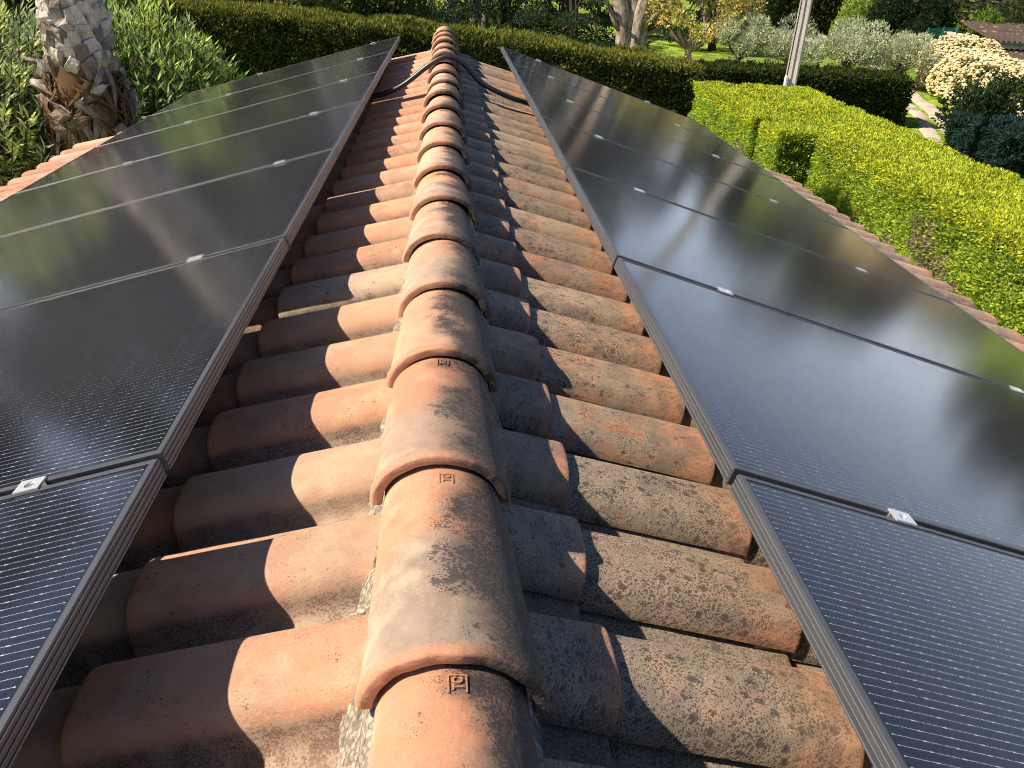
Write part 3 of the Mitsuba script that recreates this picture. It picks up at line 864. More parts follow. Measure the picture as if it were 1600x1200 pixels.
# low dark hedge behind the yellow one
rng = np.random.default_rng(13)
hb = thing('clipped_hedge', 'low dark clipped hedge in front of the olive trees, behind the utility pole', 'hedge')
bx = (4.5, 13.0, 24.2, 25.9, -2.02)
put_leaves(hb, 'foliage', clipped_leaves([((bx[0], bx[2], bx[4]), (bx[1] - bx[0], 0, 0), (0, bx[3] - bx[2], 0), (0, 0, 1)), ((bx[0], bx[2], G), (bx[1] - bx[0], 0, 0), (0, 0, bx[4] - G), (0, -1, 0)),
    ((bx[1], bx[2], G), (0, bx[3] - bx[2], 0), (0, 0, bx[4] - G), (1, 0, 0))], 1900, 0.11, 0.045, [(0.045, 0.070, 0.020), (0.030, 0.050, 0.015), (0.075, 0.085, 0.022)], rng, depth=0.2, wob=0.14))
v, f = core_box((bx[0], bx[2] + 0.15, G - 0.02), (bx[1] - 0.15, bx[3] - 0.1, bx[4] - 0.16), 0.4, 4, 0.1)
part(hb, 'branches', (v, f), 'painted', color=np.tile(BROWN * 0.5, (len(v), 1)))  # core body; its dark colour stands for shade inside the hedge


# ------------------------------------------------------------------ oleanders and palm beside the house
def oleander(key, base, spread, n_stems, top, seed, palette, zlow):
    rng = np.random.default_rng(seed)
    stems, lv = MB(), []
    P, A, N, Ls, Ws, Cc = [], [], [], [], [], []
    for k in range(n_stems):
        a, r = rng.random() * 2 * np.pi, math.sqrt(rng.random())
        bx_, by_ = base[0] + 0.35 * r * math.cos(a) * spread[0], base[1] + 0.35 * r * math.sin(a) * spread[1]
        tx, ty = base[0] + r * math.cos(a) * spread[0], base[1] + r * math.sin(a) * spread[1]
        tz = zlow + (top - zlow) * (1 - 0.62 * r ** 2.2) * (0.80 + 0.25 * rng.random())
        pth = smooth_path([(bx_, by_, G), ((bx_ * 0.55 + tx * 0.45), by_ * 0.55 + ty * 0.45, G + (tz - G) * 0.5), (tx, ty, tz)], 7)
        stems.add(*tube(pth, np.linspace(0.014, 0.005, 7), 5))
        tan = unit(pth[-1] - pth[-2])
        seg = 0.85 + 0.5 * rng.random()
        m = int(30 * seg / 0.9)
        t = rng.random(m) ** 0.8
        q = pth[-1] - (pth[-1] - pth[-3]) * 0 - np.outer((1 - t) * seg, unit(pth[-1] - pth[-3]))
        ang = rng.random(m) * 2 * np.pi
        e1 = unit(np.cross(tan, [0.3, 1, 0.1])); e2 = np.cross(tan, e1)
        out = np.cos(ang)[:, None] * e1 + np.sin(ang)[:, None] * e2
        lean = (0.35 + 0.75 * t ** 2)[:, None]
        ax = unit(out * 0.9 + tan * lean + rand_dirs(m, rng) * 0.18)
        P.append(q); A.append(ax); N.append(tan + out * -0.25 + rand_dirs(m, rng) * 0.3)
        Ls.append(0.150 * (0.7 + 0.5 * rng.random(m))); Ws.append(0.024 * (0.8 + 0.5 * rng.random(m)))
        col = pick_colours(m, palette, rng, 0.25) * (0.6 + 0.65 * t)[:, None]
        young = rng.random() < 0.25
        if young: col = col * np.array([1.5, 1.35, 0.8])
        Cc.append(col)
    P, A, N, Ls, Ws, Cc = (np.concatenate(x) for x in (P, A, N, Ls, Ws, Cc))
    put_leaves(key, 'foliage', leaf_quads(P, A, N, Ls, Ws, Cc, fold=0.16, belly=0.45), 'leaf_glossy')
    part(key, 'stems', stems.out(), 'bark_dark')


OL = [(0.36, 0.44, 0.23), (0.22, 0.31, 0.13), (0.46, 0.52, 0.32)]
o1 = thing('oleander_bush', 'tall leafy oleander bush left of the palm trunk', 'bush')
oleander(o1, (-5.2, 9.9), (1.95, 1.8), 720, 0.02, 21, OL, -1.9)
o2 = thing('oleander_bush', 'oleander bush with fresh light green tips between the palm trunk and the dark hedge', 'bush')
oleander(o2, (-3.65, 11.2), (1.25, 0.95), 330, -0.12, 22, [(0.29, 0.42, 0.13), (0.19, 0.30, 0.08), (0.40, 0.48, 0.22)], -1.5)

palm = thing('palm_tree', 'thick palm trunk covered in old cut leaf bases, beside the far left eave', 'palm tree')
PX, PY = -3.50, 9.20
TOPP = 5.2


def palm_r(z): return np.interp(z, [G, -2.2, -1.5, -1.05, -0.75, -0.45, 0.2, 2.0, TOPP], [0.34, 0.34, 0.36, 0.375, 0.36, 0.285, 0.265, 0.26, 0.27])


zs = np.linspace(G, TOPP, 60)
v, f = tube(np.stack([PX + 0 * zs, PY + 0 * zs, zs], 1), palm_r(zs) - 0.035, 26, wob=0.10, seed=3)
part(palm, 'trunk', (v, f), 'palm_fibre', label='brown fibrous core of the palm trunk', smooth=True)
rng = np.random.default_rng(31)
nb = 0
z = -2.0
kk = 0
while z < 2.6:
    ang = kk * 2.399963
    kk += 1
    z += 0.0098
    low = z < -0.62
    if low and rng.random() < 0.55: continue
    r = palm_r(z) - 0.045
    w = 0.135 * (0.75 + 0.5 * rng.random()); hgt = (0.140 if not low else 0.17) * (0.8 + 0.5 * rng.random()); dep = 0.072 * (0.6 + 0.9 * rng.random())
    # wedge: broad base on the trunk, cut end standing out and up
    base = np.array([(-w * 0.62, 0, -hgt * 0.75), (w * 0.62, 0, -hgt * 0.75), (w * 0.55, 0.018, 0.0), (-w * 0.55, 0.018, 0.0)])
    tip = np.array([(-w * 0.42, dep, hgt * 0.22), (w * 0.42, dep, hgt * 0.22), (w * 0.40, dep * 0.9, hgt * 0.62), (-w * 0.40, dep * 0.9, hgt * 0.62)])
    mid = np.array([(-w * 0.58, dep * 0.62, -hgt * 0.30), (w * 0.58, dep * 0.62, -hgt * 0.30), (w * 0.5, dep * 0.2, hgt * 0.5), (-w * 0.5, dep * 0.2, hgt * 0.5)])
    V = np.vstack([base, mid, tip]) * (1 + rng.normal(0, 0.06, (12, 3)))
    if low:
        V[:, 0] += V[:, 2] * rng.normal(0, 0.9); V[8:, 1] += rng.random() * 0.04
    tilt = rng.normal(0, 0.24)
    x, y_, z_ = V[:, 0] * math.cos(tilt) - V[:, 2] * math.sin(tilt), V[:, 1], V[:, 0] * math.sin(tilt) + V[:, 2] * math.cos(tilt)
    ca, sa = math.cos(ang), math.sin(ang)
    rad = r + y_
    P = np.stack([PX + rad * ca - x * sa, PY + rad * sa + x * ca, z + z_], 1)
    F = []
    for a0, b0 in ((0, 4), (4, 8)):
        for j in range(4):
            q, s_ = a0 + j, a0 + (j + 1) % 4
            F += [[q, s_, b0 + (j + 1) % 4], [q, b0 + (j + 1) % 4, b0 + j]]
    F += [[8, 9, 10], [8, 10, 11]]
    bm = trimesh.Trimesh(P, np.array(F), process=False).subdivide().subdivide(); P = np.array(bm.vertices); F = np.array(bm.faces)
    P = P + (np.stack([meshkit.fbm(P * 38 + q_, 2, 5) for q_ in (0, 31, 67)], 1) - 0.5) * 0.020
    toward = sa < 0.35
    if toward and z < 0.30 and nb < 295:
        nb += 1
        part(palm, 'leaf_base', (P, np.array(F)), 'palm_boot', uv=np.stack([np.full(len(P), kk + 0.5), np.full(len(P), 0.5)], 1))
    else:
        if not hasattr(palm_r, 'rest'): palm_r.rest, palm_r.uv = MB(), []
        palm_r.rest.add(P, F); palm_r.uv.append(np.stack([np.full(len(P), kk + 0.5), np.full(len(P), 0.5)], 1))
part(palm, 'rear_leaf_bases', palm_r.rest.out(), 'palm_boot', kind='stuff', uv=np.vstack(palm_r.uv))
# hanging fibres and dry stalks on the lower trunk
mb = MB()
for k in range(260):
    a = rng.random() * 2 * np.pi; z = -0.6 - 1.3 * rng.random()
    r = palm_r(z) - 0.02
    L = 0.10 + 0.22 * rng.random()
    da = rng.normal(0, 0.5)
    p0 = np.array([PX + r * math.cos(a), PY + r * math.sin(a), z]); p1 = np.array([PX + (r + 0.05) * math.cos(a + da * 0.4), PY + (r + 0.05) * math.sin(a + da * 0.4), z - L * 0.5 * rng.random()]); p2 = np.array([PX + (r + 0.02 + 0.05 * rng.random()) * math.cos(a + da), PY + (r + 0.03) * math.sin(a + da), z - L])
    mb.add(*tube(np.array([p0, p1, p2]), [0.012, 0.010, 0.003], 4))
part(palm, 'dry_fibres', mb.out(), 'palm_fibre', kind='stuff')
for k in range(70):
    a = -math.pi * rng.random() + rng.normal(0, 0.2); z = -0.58 - 1.0 * rng.random(); L = 0.22 + 0.30 * rng.random()
    da = rng.normal(0, 0.55); n_ = 7; t_ = np.linspace(0, 1, n_)
    rr_ = palm_r(z - L * t_) + 0.005 + 0.05 * np.sin(np.pi * t_) * rng.random() + 0.03 * t_ * rng.random()
    aa = a + da * t_; zz_ = z - L * t_ * (0.5 + 0.5 * abs(math.cos(da)))
    wv_ = (0.030 + 0.020 * rng.random()) * (1 - 0.75 * t_)
    up_ = np.stack([-np.sin(aa) * 0, 0 * aa, np.ones(n_)], 1); tg_ = np.stack([-np.sin(aa), np.cos(aa), 0 * aa], 1)
    ctr = np.stack([PX + rr_ * np.cos(aa), PY + rr_ * np.sin(aa), zz_], 1)
    mixd = unit(tg_ * math.cos(da) + up_ * math.sin(da))
    V_ = np.stack([ctr - mixd * wv_[:, None], ctr + np.stack([np.cos(aa), np.sin(aa), 0 * aa], 1) * wv_[:, None] * 0.5, ctr + mixd * wv_[:, None]], 1).reshape(-1, 3)
    part(palm, 'dry_strip', (V_, grid_faces(n_, 3)), 'palm_boot' if rng.random() < 0.45 else 'palm_fibre', uv=np.stack([np.full(len(V_), 900 + k + 0.5), np.full(len(V_), 0.5)], 1))
# crown of fronds above the frame
rng = np.random.default_rng(33)
for k in range(26):
    a = k * 2.4; el = 1.25 - 1.5 * (k / 26)
    L = 1.6
    t = np.linspace(0, 1, 12)
    dirh = np.array([math.cos(a), math.sin(a)])
    x = L * t * math.cos(el) * 0.9 + 0.1; zz = L * (t * math.sin(el) - 0.55 * t ** 2)
    pth = np.stack([PX + dirh[0] * x, PY + dirh[1] * x, TOPP + zz], 1)
    fr = MB()
    vv, ff = tube(pth, np.linspace(0.03, 0.006, 12), 5)
    fr.add(vv, ff, (0.14, 0.16, 0.05))
    n = 64
    tt = np.linspace(0.12, 1, n)
    pos = np.stack([np.interp(tt, t, pth[:, j]) for j in range(3)], 1)
    tg = unit(np.stack([np.interp(tt, t, np.gradient(pth[:, j])) for j in range(3)], 1))
    sidev = unit(np.cross(tg, [0, 0, 1.0]))
    for s in (-1, 1):
        ax = unit(sidev * s * 0.9 + tg * 0.7 + np.array([0, 0, 0.15]) + rng.normal(0, 0.08, (n, 3)))
        lv = leaf_quads(pos, ax, np.cross(ax, tg) + np.array([0, 0, 0.3]), 0.42 * np.sin(np.pi * (0.12 + 0.86 * tt)) + 0.08, 0.028, pick_colours(n, [(0.07, 0.11, 0.03)], rng), fold=0.1)
        fr.add(*lv)
    v, f = fr.out()
    part(palm, 'frond', (v, f), 'leaf_glossy', color=fr.col())

# ------------------------------------------------------------------ utility pole
pole = thing('utility_pole', 'grey concrete utility pole standing behind the yellow green hedge', 'pole')
pb = np.array([7.45, 19.0]); h0, h1 = G, 5.2
mb = MB()
w0, w1 = 0.122, 0.092
zz = np.linspace(h0, h1, 24)
sect = lambda w: np.array([(-w, -w * 0.72), (-w * 0.96, -w * 0.75), (w * 0.96, -w * 0.75), (w, -w * 0.72), (w, w * 0.72), (w * 0.96, w * 0.75), (-w * 0.96, w * 0.75), (-w, w * 0.72)])
V = np.vstack([np.column_stack([sect(w0 + (w1 - w0) * (z - h0) / (h1 - h0)) + pb, np.full(8, z)]) for z in zz])
ca_, sa_ = math.cos(-0.55), math.sin(-0.55); d_ = V[:, :2] - pb; V[:, :2] = pb + np.stack([d_[:, 0] * ca_ - d_[:, 1] * sa_, d_[:, 0] * sa_ + d_[:, 1] * ca_], 1)
V[:, :2] += (meshkit.noise(V * 3, 1)[:, None] - 0.5) * 0.006
F = []
for i in range(23):
    for j in range(8):
        a, b = i * 8 + j, i * 8 + (j + 1) % 8
        F += [[a, b, b + 8], [a, b + 8, a + 8]]
F += [[23 * 8, 23 * 8 + j, 23 * 8 + j + 1] for j in range(1, 7)]
part(pole, 'shaft', (V, F), 'concrete')
mb = MB(); mb.box((pb[0] - 0.165, pb[1] - 0.15, -1.66), (pb[0] - 0.125, pb[1] - 0.05, -1.46), c=(0.72, 0.72, 0.70))
part(pole, 'cable_box', mb.out(), 'painted', label='small white box on the side of the pole', color=mb.col())
v, f = tube([(pb[0] - 0.140, pb[1] - 0.10, -1.47), (pb[0] - 0.130, pb[1] - 0.09, 0.5), (pb[0] - 0.118, pb[1] - 0.08, 3.0), (pb[0] - 0.105, pb[1] - 0.075, 5.0)], 0.013, 6)
part(pole, 'wire', (v, f), 'cable_black')


# ------------------------------------------------------------------ trees
def limb(p0, p1, r0, r1, rng, n=9, sag=0.0, wob=0.06):
    p0, p1 = np.asarray(p0, float), np.asarray(p1, float)
    L = np.linalg.norm(p1 - p0)
    mids = [p0 + (p1 - p0) * t + rng.normal(0, wob * L, 3) * np.array([1, 1, 0.6]) + np.array([0, 0, sag * math.sin(math.pi * t)]) for t in (0.33, 0.66)]
    pth = smooth_path([p0, *mids, p1], n)
    return tube(pth, np.linspace(r0, r1, n), 8, wob=0.10, seed=int(rng.integers(99)))


def tree(name, label, cat, pos, trunk, clumps, n, L, W, palette, seed, bark='bark_dark', group=None, limbs=7, bsdf='leaf', **kw):
    """trunk = (radius, height of the fork); clumps are given relative to the foot."""
    rng = np.random.default_rng(seed)
    key = thing(name, label, cat, group)
    x, y = pos
    cl = np.array(clumps, float); cl[:, 0] += x; cl[:, 1] += y; cl[:, 2] += G
    mb = MB()
    r, hf_ = trunk
    fork = np.array([x + rng.normal(0, 0.1), y, G + hf_])
    mb.add(*limb((x, y, G - 0.1), fork, r * 1.15, r * 0.75, rng, wob=0.02))
    order = rng.permutation(len(cl))[:limbs]
    for i in order:
        tgt = cl[i, :3] + rng.normal(0, 0.2, 3) * cl[i, 3:]
        mb.add(*limb(fork - np.array([0, 0, 0.15 * rng.random()]), tgt, r * 0.5, r * 0.10, rng, wob=0.07))
    part(key, 'trunk', mb.out(), bark, smooth=True)
    put_leaves(key, 'crown', crown_leaves(cl, n, L, W, palette, rng, **kw), bsdf)
    return key


def ball_clumps(rng, n, c, R, r):
    d = rand_dirs(n, rng) * np.array(R) * (0.35 + 0.65 * rng.random((n, 1)) ** 0.5)
    rr = np.array(r) * (0.7 + 0.6 * rng.random((n, 1)))
    return np.hstack([np.array(c) + d, np.broadcast_to(rr, (n, 3))])


# the big forked tree: stems, limbs and high crown
rng = np.random.default_rng(41)
bt = thing('big_tree', 'large pale barked tree forking into several stems, standing behind the dark hedge', 'tree')
bx_, by_ = 7.35, 36.0
mb = MB()
stems = [((-0.24, 0), (-0.50, 0.1), (-1.35, 0.3), 7.5, 0.30), ((0.04, 0.16), (0.05, 0.2), (0.2, 0.0), 8.5, 0.30), ((0.26, -0.05), (0.42, -0.1), (0.95, -0.3), 8.0, 0.33)]
for (a, b, c, hh, rr) in stems:
    pth = smooth_path([(bx_ + a[0] * 0.8, by_ + a[1], G - 0.2), (bx_ + a[0], by_ + a[1], G + 0.9), (bx_ + b[0], by_ + b[1], G + 2.1), (bx_ + c[0], by_ + c[1], G + hh)], 22)
    mb.add(*tube(pth, np.r_[np.linspace(rr * 1.25, rr, 6), np.linspace(rr, rr * 0.55, 16)], 12, wob=0.16, seed=int(hh * 3)))
part(bt, 'trunk', mb.out(), 'bark_pale', smooth=True)
for p0, p1, r0, r1 in (((-0.35, -0.1, 1.45), (-1.75, -0.6, 2.75), 0.085, 0.04), ((-0.45, 0, 1.2), (-1.15, -0.3, 2.3), 0.10, 0.05), ((0.45, -0.2, 1.25), (1.45, -0.5, 2.5), 0.14, 0.07), ((0.5, -0.1, 1.0), (2.1, -0.2, 2.1), 0.09, 0.04),
                       ((0.45, -0.2, 0.55), (1.7, -0.4, 1.25), 0.05, 0.02), ((-0.3, 0, 1.7), (-2.6, 0.3, 2.6), 0.07, 0.03), ((-1.3, 0.2, 6.5), (-3.2, 0, 8.6), 0.2, 0.05), ((0.9, -0.3, 7), (3.0, 0.4, 9), 0.2, 0.05)):
    o = np.array([bx_, by_, G])
    part(bt, 'limb', limb(o + np.array(p0), o + np.array(p1), r0, r1, rng, wob=0.05), 'bark_pale', smooth=True)
put_leaves(bt, 'crown', crown_leaves(ball_clumps(rng, 26, (bx_, by_, G + 9.0), (4.6, 3.6, 2.4), (1.3, 1.3, 0.9)), 2600, 0.16, 0.08, [(0.10, 0.13, 0.035), (0.07, 0.10, 0.03)], rng))

# small tree with orange and green young leaves
rng = np.random.default_rng(42)
tree('sapling', 'small spreading tree with orange and light green young leaves, right of the big forked trunk', 'tree', (9.55, 35.2), (0.16, 0.75),
     ball_clumps(rng, 30, (0.35, 0, 2.2), (2.2, 1.5, 1.25), (0.50, 0.50, 0.33)), 5200, 0.13, 0.085, [(0.66, 0.42, 0.16), (0.58, 0.50, 0.16), (0.40, 0.46, 0.10), (0.66, 0.46, 0.24), (0.34, 0.44, 0.09), (0.44, 0.50, 0.12)], 43, 'bark_pale', limbs=14, clump_tint=0.3)
# olive trees
for k, (x, y, w, h) in enumerate(((11.35, 34.2, 1.35, 2.3), (13.1, 33.3, 1.15, 2.1), (15.1, 33.0, 1.55, 2.1), (16.7, 32.6, 1.25, 1.85))):
    rng = np.random.default_rng(50 + k)
    lab = ['silver green olive tree left of the utility pole, nearest the orange leaved tree', 'silver green olive tree partly behind the utility pole', 'broad silver green olive tree right of the utility pole', 'silver green olive tree beside the gravel track, end of its row'][k]
    tree('olive_tree', lab, 'olive tree', (x, y), (0.10, 0.6), ball_clumps(rng, 26, (0, 0, h * 0.62), (w * 0.85, w * 0.8, h * 0.36), (0.40, 0.40, 0.34)), 6500, 0.13, 0.035,
         [(0.42, 0.47, 0.28), (0.50, 0.54, 0.36), (0.30, 0.35, 0.19), (0.58, 0.60, 0.44)], 60 + k, 'bark_dark', 'olive trees in a row by the drive', limbs=10, up=0.7, out=0.8)


def cedar(label, pos, h, r, seed, n=9000, name='cedar_tree', z0=0.8, palette=((0.050, 0.085, 0.040), (0.075, 0.115, 0.050), (0.035, 0.062, 0.034)), group=None):
    rng = np.random.default_rng(seed)
    cl = []
    z = z0
    while z < h:
        rad = r * (1 - 0.75 * (z / h) ** 1.3)
        m = max(3, int(rad * 3.2))
        a0 = rng.random() * 6.28
        for j in range(m):
            a = a0 + j * 6.283 / m + rng.normal(0, 0.25); q = rad * (0.45 + 0.55 * rng.random())
            cl.append((q * math.cos(a), q * math.sin(a), z - 0.12 * q + rng.normal(0, 0.12), rad * 0.36, rad * 0.36, 0.16 + 0.05 * rad))
        z += 0.55 + 0.35 * rng.random()
    return tree(name, label, 'tree', pos, (0.05 * r + 0.06, h * 0.92), cl, n, 0.20, 0.055, palette, seed + 1, 'bark_dark', group, limbs=min(len(cl), 24), up=-0.15, out=0.9, hollow=0.15, clump_tint=0.35)


cedar('dark drooping conifer left of the big pale trunk, its trunk visible on the lawn', (5.4, 37.9), 4.2, 2.6, 71)
cedar('wide dark conifer with low branches behind the far end of the ridge', (2.6, 41.5), 4.4, 3.0, 72, 9000)
cedar('tall dark conifer left of the ridge end, close behind the hedge', (-2.2, 37.0), 6, 3.4, 73, 12000, z0=0.3)
cedar('dark conifer at the right of the orange leaved tree', (12.6, 42.5), 4.5, 2.4, 74, 9000)
cedar('dark conifer high behind the oleander bushes', (-8.6, 33.0), 10, 3.4, 75, 10000, z0=0.3)
cedar('deep green conifer between the big trunk and the small orange tree', (10.6, 47.5), 3.6, 2.2, 76, 6000)

rng = np.random.default_rng(44)
for k, (x, y, r) in enumerate(((0.35, 39.5, 0.27), (1.35, 41.0, 0.24), (1.95, 42.5, 0.16))):
    tree('bare_stemmed_tree', ['thick grey trunk close behind the ridge end', 'second grey trunk right of the ridge end', 'thinnest of the three trunks right of the ridge end'][k], 'tree', (x, y), (r, 3.6),
         ball_clumps(rng, 10, (0, 0, 6.5), (1.3, 1.3, 1.2), (0.6, 0.6, 0.5)), 2200, 0.2, 0.10, [(0.045, 0.07, 0.025), (0.07, 0.10, 0.03)], 45 + k, 'bark_pale', 'grey trunks behind the ridge end', limbs=6)
# leafy trees behind the left part of the hedge
for k, (x, y, h, r, pal, lab) in enumerate((
        (-4.6, 26.0, 4.4, 2.0, [(0.17, 0.19, 0.05), (0.24, 0.25, 0.08), (0.10, 0.12, 0.035)], 'bush with pale sunlit leaves just over the hedge, left of the ridge'),
        (-7.6, 24.5, 4.6, 2.2, [(0.20, 0.24, 0.05), (0.13, 0.17, 0.04)], 'sunlit yellow green shrub over the hedge behind the oleander'),
        (-1.6, 29.0, 4.8, 2.1, [(0.05, 0.07, 0.022), (0.08, 0.10, 0.03)], 'dark leafy tree over the hedge, left of the ridge end'),
        (-13.0, 30.0, 8.0, 3.4, [(0.06, 0.085, 0.025), (0.09, 0.12, 0.03)], 'big dark leafy tree at the far left behind the palm'))):
    rng = np.random.default_rng(80 + k)
    tree('leafy_tree', lab, 'tree', (x, y), (0.14, h * 0.35), ball_clumps(rng, 26, (0, 0, h * 0.62), (r, r, h * 0.34), (0.34 * r, 0.34 * r, 0.26 * r)), 9000, 0.16, 0.09, pal, 90 + k, limbs=12)

# things along the drive on the right
rng = np.random.default_rng(100)


def blob_bush(name, label, cat, clumps, n, L, W, palette, seed, core=0.78, bsdf='leaf', **kw):
    rng = np.random.default_rng(seed)
    key = thing(name, label, cat)
    cl = np.array(clumps, float)
    put_leaves(key, 'foliage', crown_leaves(cl, n, L, W, palette, rng, hollow=0.8, **kw), bsdf)
    mb = MB()
    for c in cl:
        ico = trimesh.creation.icosphere(2, 1.0); v = np.array(ico.vertices)
        v *= 0.9 + 0.2 * meshkit.noise(v * 2.0 + c[0], 3)[:, None]
        mb.add(c[:3] + v * c[3:] * core, ico.faces)
    v, f = mb.out()
    part(key, 'branches', (v, f), 'painted', color=np.tile(np.asarray(palette[0]) * 0.35, (len(v), 1)))  # core blobs, darkened so that gaps in the leaves look shaded
    return key


DK = [(0.022, 0.042, 0.018), (0.034, 0.058, 0.022), (0.016, 0.030, 0.016)]
blob_bush('topiary_bush', 'dark round clipped bush beside the far drive', 'bush', [(22.9, 46.2, G + 1.35, 1.35, 1.25, 1.45)], 5200, 0.16, 0.09, DK, 101)
blob_bush('cypress_block', 'tall dark clipped evergreen block at the top of the photo, right of the utility pole', 'hedge', [(22.6, 57.0, G + 2.0, 1.9, 2.2, 3.6), (24.3, 56.4, G + 2.1, 2.1, 2.0, 3.8), (26.0, 57.5, G + 2.4, 1.8, 2.2, 3.8), (21.0, 58.0, G + 2.0, 1.8, 2.2, 3.6)], 12000, 0.22, 0.12, [(0.03, 0.045, 0.014), (0.045, 0.06, 0.018)], 102)
blob_bush('ivy_bank', 'bright green climbing shrub on the bank left of the dark round bush', 'bush', [(22.4, 50.4, G + 0.6, 0.9, 1.0, 0.9), (23.4, 51.5, G + 1.1, 1.1, 1.2, 1.2), (24.4, 53.0, G + 2.0, 1.4, 1.5, 1.5), (25.8, 55.0, G + 3.2, 2.0, 1.6, 1.8)], 8200, 0.16, 0.11, [(0.20, 0.29, 0.05), (0.14, 0.22, 0.04), (0.27, 0.34, 0.08)], 103)
blob_bush('low_shrub', 'low dark bronze shrub in front of the dark round bush', 'bush', [(20.6, 41.5, G + 0.5, 0.9, 0.8, 0.75), (21.6, 42.2, G + 0.6, 0.9, 0.8, 0.8), (19.9, 40.6, G + 0.35, 0.6, 0.6, 0.5)], 3600, 0.13, 0.09, [(0.055, 0.060, 0.020), (0.08, 0.075, 0.02), (0.035, 0.045, 0.018)], 104)
blob_bush('dark_shrub', 'dark green shrub behind the bronze shrub, left of the wire fence', 'bush', [(23.6, 44.6, G + 0.9, 1.0, 1.0, 1.2), (24.6, 45.6, G + 1.6, 1.1, 1.0, 1.7)], 4000, 0.16, 0.09, DK, 105)

# cream flowering hedge
fl = thing('flowering_hedge', 'big hedge smothered in cream white flower heads along the drive', 'hedge')
rng = np.random.default_rng(110)
ys = np.linspace(22.5, 35.8, 14)
cl = np.array([(np.interp(y, [23, 27, 30.5, 35.8], [15.8, 17.1, 18.4, 20.2]) + rng.normal(0, 0.25), y, G + 0.62 + rng.normal(0, 0.10) + 0.012 * (y - 29), 0.98, 1.0, 0.88) for y in ys])
cl = np.vstack([cl, cl + np.array([0.55, 0, 0.05, 0, 0, 0])])
put_leaves(fl, 'foliage', crown_leaves(cl, 9000, 0.14, 0.08, [(0.16, 0.20, 0.05), (0.11, 0.15, 0.04)], rng, hollow=0.8))
d = rand_dirs(17000, rng); d[:, 2] = np.abs(d[:, 2]) * 1.0 - 0.60 * rng.random(17000); d = unit(d)
idx = rng.integers(0, len(cl), 17000)
pos = cl[idx, :3] + d * cl[idx, 3:] * (0.97 + 0.10 * rng.random((17000, 1)))
inside = np.zeros(len(pos), bool)
for j in range(len(cl)):
    inside |= (np.linalg.norm((pos - cl[j, :3]) / (cl[j, 3:] * 0.93), axis=1) < 1)
pos, d = pos[~inside & (pos[:, 2] > G + 0.1)], d[~inside & (pos[:, 2] > G + 0.1)]
dome = trimesh.creation.icosphere(0, 1.0); dv = np.array(dome.vertices); df = np.array(dome.faces)
mb = MB()
for p, q in zip(pos, d):
    r = 0.035 + 0.050 * rng.random()
    m = dv * (0.75 + 0.5 * rng.random((len(dv), 1))) * np.array([r, r, r * 0.62])
    mb.add(m + p + q * 0.05, df, np.array([(0.70, 0.58, 0.30), (0.64, 0.50, 0.28), (0.74, 0.66, 0.41), (0.52, 0.37, 0.24)][rng.choice(4, p=[0.4, 0.25, 0.25, 0.1])]) * (0.85 + 0.2 * rng.random()))
v, f = mb.out()
part(fl, 'blossom', (v, f), 'painted', label='cream white flower heads', kind='stuff', color=mb.col())

# dark shrubs beside the near end of the drive
rng = np.random.default_rng(120)
sh = thing('upright_shrub', 'dark green shrub with upright sprays at the near end of the flowering hedge', 'bush')
lv = []
cl = np.array([(13.95, 22.0, G + 0.65, 0.80, 0.7, 0.62), (15.2, 22.9, G + 0.85, 0.9, 0.8, 0.85), (14.3, 23.6, G + 0.6, 0.7, 0.7, 0.6)])
lv.append(crown_leaves(cl, 4200, 0.13, 0.07, DK, rng))
for k in range(34):
    a, r = rng.random() * 6.28, 0.9 * math.sqrt(rng.random())
    p0 = np.array([14.35 + r * 1.15 * math.cos(a), 22.5 + r * math.sin(a), G + 1.1]); H = 0.25 + 0.55 * rng.random()
    n = 34; t = rng.random(n)
    pos = p0 + np.outer(t, np.array([rng.normal(0, 0.18), rng.normal(0, 0.18), H])) + rng.normal(0, 0.035, (n, 3))
    lv.append(leaf_quads(pos, unit(rand_dirs(n, rng) + np.array([0, 0, 0.8])), rand_dirs(n, rng), 0.12, 0.05, pick_colours(n, [(0.035, 0.062, 0.025), (0.05, 0.08, 0.03)], rng), fold=0.1))
put_leaves(sh, 'foliage', join(*lv))
bh = thing('clipped_hedge', 'dark blue green clipped hedge at the right edge beyond the yellow green hedge', 'hedge')
rng = np.random.default_rng(121)
hx0, hx1, hy0, hy1, hz = 12.35, 13.85, 18.6, 20.9, G + 0.92
put_leaves(bh, 'foliage', clipped_leaves([((hx0, hy0, hz), (hx1 - hx0, 0, 0), (0, hy1 - hy0, 0), (0, 0, 1)), ((hx0, hy0, G), (hx1 - hx0, 0, 0), (0, 0, hz - G), (0, -1, 0)), ((hx0, hy0, G), (0, hy1 - hy0, 0), (0, 0, hz - G), (-1, 0, 0)),
    ((hx1, hy0, G), (0, hy1 - hy0, 0), (0, 0, hz - G), (1, 0, 0))], 3200, 0.09, 0.036, [(0.028, 0.062, 0.052), (0.042, 0.080, 0.062), (0.022, 0.046, 0.038)], rng, depth=0.16, wob=0.22))
v, f = core_box((hx0 + 0.14, hy0 + 0.14, G - 0.02), (hx1 - 0.14, hy1 - 0.14, hz - 0.16), 0.3, 4, 0.14)
part(bh, 'branches', (v, f), 'painted', color=np.tile(np.array([0.010, 0.016, 0.013]), (len(v), 1)))  # core of the hedge, darkened to give the leaf gaps their shade


